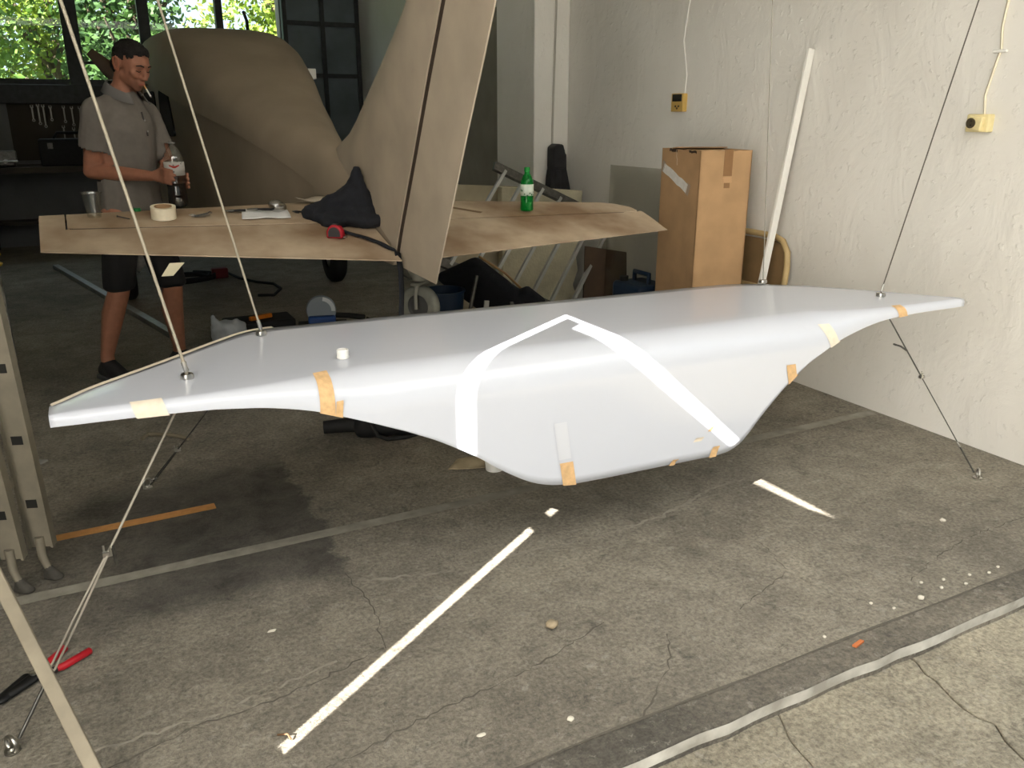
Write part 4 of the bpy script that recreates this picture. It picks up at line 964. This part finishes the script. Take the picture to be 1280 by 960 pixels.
# rounded wooden chair back behind the box
cb = thing('chair_back', 'rounded beige wooden chair back leaning between box and wall', 'chair back', (3.36, 3.6, 0))
fr = [(3.30,0),(3.30,.62),(3.315,.70),(3.36,.755),(3.43,.775),(3.75,.775),(3.82,.755),(3.865,.70),(3.88,.62),(3.88,0)]
MB().tube([(3.31+.07*z/.8, y, z+.018) for y, z in fr], .017, 10).build('frame', mat('beige_wood', (186,162,116), .5, var=.1, scale=12), cb, smooth=60)
MB().prism([(3.315+.07*z/.8, y, z) for y, z in ((3.31,.2),(3.31,.62),(3.33,.70),(3.37,.75),(3.43,.765),(3.75,.765),(3.82,.74),(3.87,.62),(3.87,.2))], (.012,0,0)).build('back_panel', mat('brown_panel', (132,108,76), .5, var=.1, scale=12), cb)
for z in (.25, .5): MB().bar((3.31+.07*z/.8, 3.31, z), (3.31+.07*z/.8, 3.87, z), .02, .03).build('cross_rail', MATS['beige_wood'], cb)
# grey clear sheet against the wall
tag(MB().prism([(3.345,5.02,1.095),(3.412,3.87,1.095),(3.13,3.96,.005),(3.12,4.72,.005)], (.004,.001,0)).build('clear_sheet', clear('smoked_sheet', (236,236,233), .05, .1)), 'smoky clear plastic sheet leaning between box and wall', 'plastic sheet')
# black folded case in the corner by the pier
bg = thing('black_case', 'tall black folded cloth case standing in the corner by the pier', 'case', (3.28, 5.55, 0))
M_bf = mat('black_fabric', (44,44,46), .8, var=.25, scale=14)
OUT = [(3.20,.0),(3.40,.0),(3.40,.80),(3.385,.90),(3.355,1.03),(3.352,1.145),(3.338,1.15),(3.338,1.175),(3.318,1.205),(3.27,1.21),(3.238,1.19),(3.230,1.05),(3.215,.97),(3.205,.86),(3.195,.7)]
MB().prism([(x, 5.60+.03*z, z) for x, z in OUT], (0,.09,0)).build('case_body', M_bf, bg, bevel=.012, segs=2)
MB().prism([(x, 5.585+.03*z, z) for x, z in ((3.228,1.04),(3.335,1.04),(3.342,1.13),(3.318,1.215),(3.268,1.222),(3.232,1.195))], (0,.11,0)).build('top_flap', M_bf, bg, bevel=.012)
MB().prism([(x, 5.592+.03*z, z) for x, z in ((3.24,.2),(3.30,.2),(3.30,1.03),(3.25,1.03))], (0,.02,0)).build('front_fold', M_bf, bg, bevel=.008)
# aluminium ladder leaning on its side
ld = thing('aluminium_ladder', 'dull aluminium ladder lying on its side behind the right tailplane half', 'ladder', (2.5, 5.0, 0))
TL = Vector((2.53, 5.12, 1.085)); av = Vector((.55, -.02, -.25)).normalized(); bv = Vector((-.56, -.34, -.54))
for q, sc in ((TL, 1), (TL+bv, 1)): MB().bar(q-av*.05, q+av*1.02, .028, .06, bv).build('rail', M_dsteel, ld)
for i in range(7):
    p = TL+av*(.04+i*.155); MB().bar(p, p+bv, .034, .02, av).build('rung', mat('pale_aluminium', (178,180,178), .5, .5), ld)
MB().tube([TL+bv+av*.9, Vector((2.62,4.80,.01))], .014, 8).build('prop_leg', M_dsteel, ld, smooth=60)
# torn foam slab and boards behind
m = MB(); P = [(2.60,.02),(3.20,.02),(3.215,.15),(3.19,.22),(3.235,.33),(3.22,.42),(3.26,.50),(3.255,.60),(3.29,.72),(3.27,.80),(3.28,.90),(2.95,.93),(2.62,.95)]
fo = tag(m.prism([(x, 5.22+.06*z, z) for x, z in P], (0,.07,0)).build('foam_slab', mat('yellowish_foam', (196,190,164), .9, var=.08, scale=14, bump=.3), bevel=.006), 'thick torn cream foam slab standing behind the ladder', 'foam slab')
tag(MB().prism([(2.30,5.36,.01),(2.95,5.36,.01),(2.95,5.43,.93),(2.30,5.43,.97)], (0,.02,0)).build('plywood_sheet', mat('pale_ply', (170,160,136), .8, var=.1, scale=8)), 'pale plywood sheet leaning behind the ladder\'s upper corner', 'board')
tag(MB().prism([(3.05,4.86,.01),(3.385,4.80,.01),(3.40,4.86,.50),(3.10,4.93,.555)], (.004,.02,0)).build('brown_board', mat('dark_brown_board', (74,58,44), .7, var=.15, scale=8)), 'dark brown board standing between foam slab and blue canister', 'board')
cn = thing('blue_canister', 'dark blue plastic canister on the floor behind the box', 'canister', (3.22, 4.42, 0))
M_blue = mat('blue_plastic', (16,40,66), .45)
MB().box((3.22, 4.42, .19), (.26, .32, .38)).build('tank', M_blue, cn, bevel=.03, segs=3); MB().tube([(3.22,4.34,.375),(3.22,4.34,.44),(3.22,4.5,.44),(3.22,4.5,.375)], .016, 8).build('handle', M_blue, cn, smooth=60); MB().lathe([(0,0),(.03,0),(.03,.035),(0,.035)], (3.15,4.52,.375), 16).build('screw_cap', M_black, cn)
bb = thing('blue_bucket', 'dark blue bucket just behind the tail wheel', 'bucket', (1.86, 4.55, 0))
MB().lathe([(0,0),(.10,0),(.13,.42),(.138,.42),(.138,.43),(.125,.43),(.095,.01),(0,.01)], (1.86,4.55,0), 28).build('pail', M_blue, bb, smooth=40); MB().tube([(1.73,4.55,.40),(1.76,4.5,.33),(1.86,4.42,.30),(1.96,4.5,.33),(1.99,4.55,.40)], .004, 6).build('wire_handle', M_dsteel, bb, smooth=60)
# black padded chair lying tilted under the tailplane
ch = thing('black_chair', 'black padded chair tipped over beneath the right tailplane half', 'chair', (2.2, 4.6, 0))
cM = Matrix.Rotation(R(38), 3, 'Y')@Matrix.Rotation(R(-30), 3, 'X')
m = MB(); m.hull([((2.15+dx, 4.62+dy, .42)+(), (.05,.05,.035,cM)) if False else (Vector((2.16,4.62,.40))+cM@Vector((dx, dy, 0)), (.05,.05,.035,cM)) for dx in (-.19,.19) for dy in (-.15,.15)]); m.build('seat', M_blackf, ch, smooth=50)
m = MB(); m.hull([(Vector((2.36,4.55,.30))+cM@Vector((dx, dy, .0)), .03) for dx in (-.06,.06) for dy in (-.16,.16)]); m.build('backrest', M_blackf, ch, smooth=50)
MB().tube([Vector((2.16,4.62,.40))+cM@Vector((x, y, z)) for x, y, z in ((-.2,-.17,.045),(.0,-.19,.05),(.24,-.17,.04))], .007, 8).build('piping', mat('tan_piping', (150,120,84), .6), ch, smooth=60)
for dx, dy in ((-.15,-.12),(.15,-.12),(-.15,.12),(.15,.12)):
    p = Vector((2.16,4.62,.38))+cM@Vector((dx, dy, -.02)); MB().tube([p, Vector((p.x-.14, p.y-.05, .015)) if dx < 0 else Vector((p.x+.02, p.y-.04, .015))], .012, 8).build('leg', M_dsteel, ch, smooth=60)
MB().bar((2.06,4.42,.02), (2.10,4.44,.36), .03, .012, (0,1,0)).build('stretcher', M_alu, ch)

# ------------------------------------------------------------------ floor things at the rear left
m = MB(); 
for q, r_ in (((.76,5.62,.06),.075),((.70,5.60,.08),.06),((.82,5.63,.07),.06),((.68,5.6,.14),.025),((.665,5.59,.17),.018)): m.hull([(q, r_), ((q[0], q[1], max(.03, q[2]-.05)), r_*.9)])
me = remesh(m, .01, 2)
for v in me.vertices: v.co += v.normal*(.012*noise.noise(v.co*24)); v.co.z = max(.002, v.co.z)
tag(link('plastic_bag', me, mat('greyish_bag', (176,182,188), .4, var=.05, scale=20)), 'crumpled pale plastic carrier bag on the floor by the man\'s leg', 'bag')
tr = thing('black_tray', 'black tool tray with orange tool behind the plastic bag', 'tray', (.92, 5.75, 0))
MB().box((1.0, 5.86, .035), (.46, .26, .07)).build('tray_body', M_black, tr, bevel=.01); MB().bar((.93,5.80,.085), (1.09,5.86,.085), .03, .03).build('orange_tool', mat('orange_plastic', (200,110,20), .5), tr, bevel=.006)
cs = thing('cutoff_saw', 'small blue cut-off saw with round grey guard on the floor', 'saw', (1.41, 5.7, 0))
vd = Vector((-.24, -.97, 0)).normalized(); sM = Matrix((Vector((vd.y, -vd.x, 0)), UP, vd)).transposed()
MB().lathe([(0,-.022),(.098,-.022),(.104,-.012),(.104,.012),(.098,.022),(0,.022)], (1.41, 5.72, .115), 36, sM).build('blade_guard', mat('grey_guard', (128,136,144), .45), cs, smooth=40)
m = MB(); m.prism([Vector((1.41,5.72,.115))+sM@Vector((.098*math.cos(a)*f, .098*math.sin(a)*f, .0235)) for f, a in [(1, R(100+i*7)) for i in range(13)]+[(.72, R(184-i*7)) for i in range(13)]], vd*.002); m.build('guard_label', mat('pale_guard_label', (206,210,214), .5), cs)
MB().box((1.41, 5.71, .045), (.19, .12, .07), Matrix.Rotation(R(-14), 3, 'Z')).build('motor_housing', mat('tool_blue', (26,62,120), .45), cs, bevel=.015); MB().box((1.42, 5.74, .006), (.34, .2, .012), Matrix.Rotation(R(-14), 3, 'Z')).build('base_plate', M_black, cs); MB().tube([(1.5,5.72,.07),(1.6,5.70,.06),(1.72,5.72,.03)], .02, 8).build('handle', M_black, cs, smooth=60)
rod((1.72,5.66,.02), (2.02,5.52,.02), .018, 'black_bar', M_black, 'short black bar on the floor right of the saw', 'bar')
tag(MB().bar((-.30,9.2,.02), (.43,5.85,.02), .05, .04).build('metal_profile', M_alu), 'long grey metal profile lying on the floor behind the man', 'profile')
m = MB(); m.tube([(1.12,8.3,.012),(1.2,7.8,.012),(1.30,7.55,.012),(1.42,7.4,.012),(1.43,7.15,.012),(1.32,6.9,.012),(1.2,6.95,.012)], .012, 8); tag(m.build('black_hose', M_black, smooth=60), 'black hose curling on the floor under the aircraft', 'hose')
co = thing('cable_coil', 'tangled black cable coil on the floor beyond the tailplane', 'cable', (.75, 7.9, 0))
m = MB(); m.tube([(.75+.22*math.cos(a)*(1+.15*math.sin(a*2.3)), 7.9+.2*math.sin(a)*(1+.1*math.cos(a*1.7)), .02+.008*a/6) for a in [i*.35 for i in range(76)]], .012, 6); m.build('cable_loops', M_black, co, smooth=60); MB().box((1.05, 7.95, .05), (.14, .09, .09)).build('plug_box', mat('dark_red_plastic', (110,20,22), .5), co, bevel=.01)
# black tool bag under the shell
tb = thing('tool_bag', 'black tool bag with red details on the floor beneath the shell', 'bag', (1.15, 3.45, 0))
m = MB(); m.hull([((1.02,3.50,.05), .05), ((1.30,3.44,.05), .05), ((1.05,3.58,.05), .05), ((1.32,3.54,.05), .05), ((1.06,3.52,.15), .035), ((1.29,3.47,.15), .035)]); me = remesh(m, .012, 2)
for v in me.vertices: v.co += v.normal*(.008*noise.noise(v.co*18)); v.co.z = max(.001, v.co.z)
link('bag_body', me, mat('black_nylon', (20,20,21), .75, var=.2, scale=30), tb)
M_red = mat('red_plastic', (170,22,34), .45)
MB().box((1.07, 3.455, .12), (.035, .02, .05)).build('red_patch', M_red, tb, bevel=.004); MB().box((1.20, 3.425, .125), (.04, .02, .03)).build('red_buckle', M_red, tb, bevel=.004)
MB().tube([(.86,3.60,.045),(.95,3.57,.05),(1.02,3.54,.055)], [.03,.034,.04], 12).build('bag_tube', M_black, tb, smooth=60); MB().tube([(1.02,3.46,.12),(1.06,3.42,.03),(1.10,3.405,.012),(1.18,3.39,.012),(1.25,3.385,.02)], .010, 8).build('bag_strap', M_black, tb, smooth=60)
# cup and cloth, rope, paper bit
c = at_ = (1.40, 2.90, 0)
wc = thing('white_cup', 'white plastic cup standing on the floor behind the drooping shell', 'cup', c)
MB().lathe([(0,0),(.036,0),(.045,.085),(.048,.087),(.044,.087),(.034,.004),(0,.004)], c, 28).build('cup_wall', M_white, wc, smooth=40)
def flatcloth(pts, name, mt, label, cat, amp=.02, n=9):
    m = MB(); A, B_, C_, D_ = [Vector((*p, 0)) for p in pts]; V = []; sdv = random.random()*40
    for i in range(n+1):
        row = []
        for k in range(n+1):
            p = A.lerp(B_, i/n).lerp(D_.lerp(C_, i/n), k/n); row.append(m.bm.verts.new((p.x+.01*noise.noise((p.y*30, sdv, 0)), p.y+.01*noise.noise((p.x*30, sdv, 1)), .003+amp*max(0, .5+noise.noise((p.x*12+sdv, p.y*12, 0))))))
        V.append(row)
    for i in range(n):
        for k in range(n): m.face((V[i][k], V[i+1][k], V[i+1][k+1], V[i][k+1]))
    return tag(m.build(name, mt, smooth=60, solid=.002), label, cat)
flatcloth([(1.22,2.97),(1.38,2.90),(1.40,3.03),(1.30,3.05)], 'beige_rag', mat('beige_cloth', (170,156,128), .9, var=.15, scale=20), 'beige rag lying on the floor beside the white cup', 'rag')
m = MB(); m.tube([(.10,3.93,.008),(.13,3.97,.012),(.2,3.93,.012),(.26,3.88,.010),(.29,3.83,.008)], .009, 6); tag(m.build('rope_end', mat('pale_rope', (132,122,102), .9, bump=.5, bscale=200), smooth=60), 'short pale rope end on the floor behind the left guy wire', 'rope')
flatcloth([(-.36,3.84),(-.30,3.82),(-.28,3.87),(-.34,3.89)], 'paper_scrap', mat('grey_paper', (150,148,140), .8), 'small grey paper scrap on the floor right of the ladder', 'paper', .003, 3)
tag(ribbon([(-.27,3.058),(-.1,3.062),(.1,3.066),(.297,3.072)], .05, .0025, .03).build('floor_tape', mat('orange_tape', (196,142,84), .7, var=.1, scale=40), solid=.0008), 'strip of orange masking tape stuck to the dark floor patch', 'tape')

# ------------------------------------------------------------------ left foreground: ladder, prop, cutters
sl = thing('step_ladder', 'worn beige metal ladder with slotted rails at the left edge', 'ladder', (-.35, 2.78, 0))
M_lad = mat('worn_beige_metal', (132,125,110), .55, .25, var=.12, scale=14, bump=.05)
M_slot = mat('slot_dark', (24,23,21), .8)
for base, top in ((Vector((-.258,2.785,.115)), Vector((-.30,2.74,1.95))), (Vector((-.338,2.735,.115)), Vector((-.40,2.69,1.95)))):
    MB().bar(base, top, .075, .03, (.35,.93,0)).build('rail', M_lad, sl, bevel=.004)
    for sg_ in (-1, 1):
        d0 = (top-base).normalized(); fx0 = d0.cross(Vector((.35,.93,0))).normalized()*.034*sg_; fo0 = Vector((-.35,-.93,0))*.016; MB().bar(base+fx0+fo0, top+fx0+fo0, .007, .012, (.35,.93,0)).build('rail_flange', M_lad, sl)
    d = (top-base).normalized(); fx = d.cross(Vector((.35,.93,0))).normalized(); fn = fx.cross(d)
    fn = fn if fn.y < 0 else -fn
    for s in (.155, .37, .60, .84, 1.1, 1.4):
        p = base+d*s+fn*.0145; MB().bar(p-d*.014, p+d*.014, .032, .004, fn).build('slot', M_slot, sl)
    q = Vector((base.x+.012, base.y-.01, 0))
    MB().tube([base+UP*.04+fn*.02, base-UP*.03+fn*.02, q+UP*.045+fn*.02], [.014,.013,.012], 8).build('foot_rod', M_lad, sl, smooth=60)
    m = MB(); m.hull([(q+UP*.045+fn*.02, .013), (q+UP*.010+Vector((.012,-.022,0)), (.020,.015,.010)), (q+UP*.010+Vector((-.012,.0,0)), (.018,.014,.010))]); m.build('rubber_foot', mat('grey_rubber_foot', (70,67,61), .8, var=.2, scale=40), sl, smooth=60)
for z in (.35, .63, 1.19, 1.47): MB().bar((-.30-.02*z, 2.76-.02*z, z), (-.85, 2.95, z), .03, .03).build('rung', M_lad, sl)
for y0 in (2.98,): MB().bar((-.86, 2.96, .0), (-.90, 2.92, 1.95), .075, .03, (.35,.93,0)).build('rail', M_lad, sl, bevel=.004)
pr = MB(); pr.bar((-.122,1.655,.012), (-.761,3.30,1.24), .058, .03, (.9,.3,.3)); tag(pr.build('leaning_prop', mat('weathered_batten', (140,131,113), .6, var=.14, scale=14, bump=.05), bevel=.003), 'weathered pale batten slanting across the bottom left corner', 'batten')
tt = thing('trestle', 'wooden trestle left of the ladder', 'trestle', (-1.15, 3.36, 0))
MB().box((-1.15, 3.34, 1.19), (.9, .09, .05)).build('top_beam', M_wood, tt)
for sx in (-1.5, -.82):
    for sy in (-1, 1): MB().bar((sx, 3.34, 1.17), (sx, 3.34+sy*.22, 0), .05, .04, (1,0,0)).build('leg', M_wood, tt)
ct = thing('bolt_cutters', 'black pliers with long red handles on the floor at the left', 'pliers', (-.27, 2.2, 0))
J = Vector((-.283, 2.205, .016))
for e, md, r_ in ((Vector((-.150,2.268,.014)), Vector((-.215,2.222,.016)), .0105), (Vector((-.212,2.312,.014)), Vector((-.25,2.258,.016)), .0105)):
    MB().tube([J, md], .008, 8).build('shank', M_black, ct, smooth=60); MB().tube([J.lerp(md, .8), md, e, e+(e-md).normalized()*.004], [.009, r_, r_, .005], 10).build('red_grip', M_red, ct, smooth=60)
MB().hull([(J, (.018,.018,.011)), (Vector((-.335,2.165,.013)), (.016,.016,.010))]).build('jaw', mat('black_steel', (30,30,30), .5, .5), ct, smooth=50)
MB().hull([(J+Vector((-.02,.01,0)), (.012,.012,.009)), (Vector((-.355,2.150,.012)), (.018,.018,.009))]).build('jaw', MATS['black_steel'], ct, smooth=50)
MB().lathe([(0,0),(.008,0),(.008,.006),(0,.007)], J+Vector((0,0,.010)), 14).build('pivot_bolt', M_steel, ct)

# ------------------------------------------------------------------ debris on the floor
def chip(p, s, mt, name, label, cat, group=None):
    t = bmesh.new(); bmesh.ops.create_icosphere(t, subdivisions=2, radius=1)
    sd_ = random.random()*90
    for v in t.verts: v.co *= 1+.35*noise.noise(v.co*1.6+Vector((sd_,0,0))); v.co = Vector((v.co.x*s[0], v.co.y*s[1], v.co.z*s[2]))
    lo = min(v.co.z for v in t.verts)
    for v in t.verts: v.co += Vector((p[0], p[1], p[2]-lo))
    me = bpy.data.meshes.new(name); t.to_mesh(me); t.free(); return tag(link(name, me, mt), label, cat, group)
M_stone = mat('tan_stone', (150,136,112), .85, var=.25, scale=60, bump=.3); M_plchip = mat('plaster_chip', (206,200,186), .9)
o = chip((1.05,1.797,0), (.021,.016,.012), M_stone, 'pebble', 'tan pebble lying alone in the middle of the floor', 'pebble'); shade(o, 60)
chip((2.14,1.41,0), (.012,.009,.006), M_plchip, 'plaster_chip', 'largest white plaster chip beside the kerb', 'chip')
for x, y, z in ((1.98,1.46,0),(2.02,1.41,0),(2.25,1.42,0),(2.34,1.40,0),(2.40,1.43,0),(2.47,1.41,0),(2.53,1.42,0),(2.30,1.45,0),(1.72,1.40,0),(2.22,1.47,0)):
    chip((x, y, z), (.006,.005,.004), M_plchip, 'plaster_crumb', 'tiny white plaster crumb scattered along the kerb', 'crumb', 'plaster crumbs along the kerb')
chip((2.66,1.72,0), (.012,.010,.006), M_plchip, 'grey_stone', 'small pale stone near the right wall', 'stone'); chip((.90,1.44,0), (.010,.008,.004), M_plchip, 'white_fleck', 'white fleck on the floor near the kerb\'s left end', 'chip')
chip((.68,1.49,0), (.012,.006,.003), M_plchip, 'flat_flake', 'flat pale flake on the floor in front', 'chip'); chip((.32,2.15,0), (.012,.006,.003), M_plchip, 'pale_flake', 'pale flake on the floor left of the sun strip', 'chip')
tag(MB().prism([(1.755,1.318,.0065),(1.795,1.327,.0065),(1.79,1.337,.0065),(1.75,1.329,.0065)], (0,0,.006)).build('orange_butt', mat('orange_butt', (190,110,62), .7)), 'small orange cigarette butt lying on the kerb', 'cigarette butt')
tag(MB().tube([(.243,1.71,.006),(.262,1.685,.02),(.268,1.68,.006)], .0025, 6).build('twig', mat('brown_twig', (96,70,46), .8), smooth=60), 'short brown twig at the end of the sun strip', 'twig')

# ------------------------------------------------------------------ dark rear left corner
tb2 = thing('work_table', 'white legged side table at the far left edge', 'table', (-.82, 5.4, 0))
MB().box((-.83, 5.4, .62), (.72, .6, .04)).build('table_top', M_wood, tb2)
for x in (-.50, -1.15):
    for y in (5.14, 5.66): MB().box((x, y, .30), (.05, .05, .60)).build('leg', mat('spotted_white_paint', (190,188,180), .7, col2=(120,118,112), scale=20), tb2)
yr_ = thing('yellow_reel', 'yellow tape reel with black hub on the side table', 'reel', (-.53, 5.3, .64))
MB().lathe([(.03,0),(.10,0),(.105,.012),(.09,.02),(.09,.05),(.105,.058),(.10,.07),(.03,.07),(.03,0)], (-.53, 5.3, .641), 28).build('reel_body', mat('yellow_plastic', (214,176,36), .5), yr_, smooth=40); MB().lathe([(0,0),(.03,0),(.03,.085),(.02,.09),(0,.09)], (-.53,5.3,.641), 16).build('hub', M_black, yr_)
bn = thing('workbench', 'dark workbench along the back wall', 'bench', (-.8, 10.55, 0))
MB().box((-.9, 10.6, .88), (3.2, .7, .06)).build('bench_top', mat('dark_bench', (66,60,52), .8, var=.2, scale=6), bn)
for x in (-2.4, -.9, .6):
    for y in (10.35, 10.85): MB().box((x, y, .425), (.08, .08, .85)).build('leg', MATS['dark_bench'], bn)
MB().box((-.9, 10.75, .3), (3.0, .3, .03)).build('lower_shelf', MATS['dark_bench'], bn)
tc_ = thing('tool_chest', 'black tool chest standing on the workbench', 'tool chest', (.0, 10.5, .91))
MB().box((.0, 10.5, 1.05), (.62, .36, .28)).build('chest_body', M_black, tc_, bevel=.02); MB().tube([(-.16,10.5,1.19),(-.12,10.5,1.25),(.12,10.5,1.25),(.16,10.5,1.19)], .015, 8).build('handle', M_black, tc_, smooth=60)
for x in (-.2, .2): MB().box((x, 10.315, 1.12), (.05, .015, .06)).build('latch', M_dsteel, tc_)
vs = thing('bench_vise', 'dark bench vise at the bench\'s left', 'vise', (-.62, 10.4, .91))
MB().box((-.62, 10.45, .99), (.16, .3, .15)).build('vise_body', M_dsteel, vs, bevel=.02); MB().box((-.62, 10.24, 1.03), (.2, .06, .10)).build('vise_jaw', M_dsteel, vs, bevel=.01); MB().tube([(-.62,10.1,.98),(-.62,10.3,.98)], .02, 8).build('screw', M_steel, vs); MB().tube([(-.73,10.1,.98),(-.51,10.1,.98)], .009, 8).build('handle', M_steel, vs)
M_span = mat('tarnished_steel', (128,126,120), .4, .9)
pg = thing('tool_board', 'dark tool board on the wall under the windows', 'tool board', (-.12, 10.97, 1.25))
MB().box((-.12, 10.975, 1.26), (.9, .02, .62)).build('board', mat('dark_board', (60,54,46), .8), pg)
for i, (x, z, L_) in enumerate(((-.33,1.45,.13),(-.27,1.44,.18),(-.22,1.42,.2),(-.15,1.45,.12),(-.02,1.44,.14),(.06,1.42,.17),(.14,1.44,.13),(-.05,1.2,.2),(.05,1.19,.18),(.22,1.22,.16))):
    ORD = ('first','second','third','fourth','fifth','sixth','seventh')
    w = thing('spanner', '%s steel spanner from the left in the %s row on the tool board' % (ORD[i] if i < 7 else ORD[i-7], 'upper' if i < 7 else 'lower'), 'spanner', (x, 10.95, z-L_/2), 'spanners on the tool board')
    MB().box((x, 10.958, z), (.014, .006, L_)).build('shaft', M_span, w)
    MB().lathe([(.008,-.004),(.016,-.004),(.016,.004),(.008,.004),(.008,-.004)], (x, 10.958, z-L_/2-.008), 12, Matrix.Rotation(R(90), 3, 'X')).build('ring_end', M_span, w); m = MB(); m.box((x-.011, 10.958, z+L_/2+.006), (.008, .006, .026)); m.box((x+.011, 10.958, z+L_/2+.006), (.008, .006, .026)); m.build('open_end', M_span, w)

# ------------------------------------------------------------------ trees behind the windows
M_bark = mat('bark', (84,70,54), .9, var=.2, scale=8)
def leafmat(name, c1, c2):
    m = bpy.data.materials.new(name); m.use_nodes = True; nt = m.node_tree; MATS[name] = m
    b_ = nt.nodes['Principled BSDF']; b_.inputs['Roughness'].default_value = .6
    oi = nt.nodes.new('ShaderNodeTexCoord'); n_ = nt.nodes.new('ShaderNodeTexNoise'); n_.inputs['Scale'].default_value = 3.5; n_.inputs['Detail'].default_value = 6; nt.links.new(oi.outputs['Object'], n_.inputs['Vector'])
    r = nt.nodes.new('ShaderNodeValToRGB'); r.color_ramp.elements[0].position = .35; r.color_ramp.elements[1].position = .65; r.color_ramp.elements[0].color = lin(c1); r.color_ramp.elements[1].color = lin(c2)
    nt.links.new(n_.outputs['Fac'], r.inputs['Fac']); nt.links.new(r.outputs['Color'], b_.inputs['Base Color'])
    tr_ = nt.nodes.new('ShaderNodeBsdfTranslucent'); nt.links.new(r.outputs['Color'], tr_.inputs['Color']); mx = nt.nodes.new('ShaderNodeMixShader'); mx.inputs['Fac'].default_value = .35
    nt.links.new(b_.outputs[0], mx.inputs[1]); nt.links.new(tr_.outputs[0], mx.inputs[2]); nt.links.new(mx.outputs[0], nt.nodes['Material Output'].inputs['Surface']); return m
LM = [leafmat('leaf_mid', (58,84,30), (120,150,62)), leafmat('leaf_yellow', (92,114,38), (160,176,72)), leafmat('leaf_dark', (40,64,30), (88,118,58))]
def tree(x, y, h, rad_, n, lm, label, zlo=.9, sz=.13):
    rn = random.Random(int(x*100+y)); t = thing('leafy_tree', label, 'tree', (x, y, -.15), 'trees behind the back windows')
    m = MB(); m.tube([(x, y, -.15), (x+.05, y, h*.4), (x-.05, y+.1, h*.85)], [.16,.11,.04], 10)
    for i in range(6):
        a = rn.uniform(0, 6.28); z = h*rn.uniform(.3, .6); m.tube([(x, y, z), (x+rad_*.5*math.cos(a), y+rad_*.5*math.sin(a), z+h*.18), (x+rad_*.8*math.cos(a), y+rad_*.8*math.sin(a), z+h*.3)], [.06,.04,.015], 6)
    m.build('trunk', M_bark, t, smooth=60)
    vs_, fs = [], []
    cl = [(rn.uniform(-1,1), rn.uniform(-1,1), rn.uniform(-1,1)) for _ in range(int(34*rad_))]
    cl = [c for c in cl if c[0]**2+c[1]**2+c[2]**2 < 1.1]
    for i in range(n):
        c = rn.choice(cl); k = .27
        p = Vector((x+(c[0]+rn.gauss(0, k)*.8)*rad_, y+(c[1]+rn.gauss(0, k)*.8)*rad_*.8, (h+zlo)/2+(c[2]+rn.gauss(0, k)*.7)*(h-zlo)/2))
        a = Vector((rn.uniform(-1,1), rn.uniform(-1,1), rn.uniform(-1,1))).normalized(); q = a.orthogonal().normalized(); s = sz*rn.uniform(.6, 1.3)
        i0 = len(vs_); vs_ += [p-a*s*.5, p+q*s*.32-a*s*.05, p+a*s*.5, p-q*s*.32-a*s*.05]; fs.append((i0, i0+1, i0+2, i0+3))
    me = bpy.data.meshes.new('foliage'); me.from_pydata(vs_, [], fs); fo_ = link('foliage', me, lm, t); fo_['kind'] = 'stuff'
tree(-2.0, 15.2, 4.4, 1.5, 4200, LM[0], 'mid green tree seen through the leftmost visible window pane')
tree(.0, 16.2, 4.6, 1.2, 3800, LM[1], 'yellowish green tree just left of the wide window post')
tree(1.15, 15.0, 4.6, .95, 3600, LM[2], 'dark green tree right of the wide window post')
tree(2.55, 17.6, 3.15, 1.0, 2600, LM[1], 'low pale tree below the bright gap of sky')
tree(3.55, 15.6, 4.6, .95, 3400, LM[1], 'sunny yellowish tree in the rightmost window pane')
tree(-.8, 19.5, 3.4, 1.4, 2600, LM[2], 'darker low tree standing further back on the left')
bpy.data.scenes.remove(TMP)
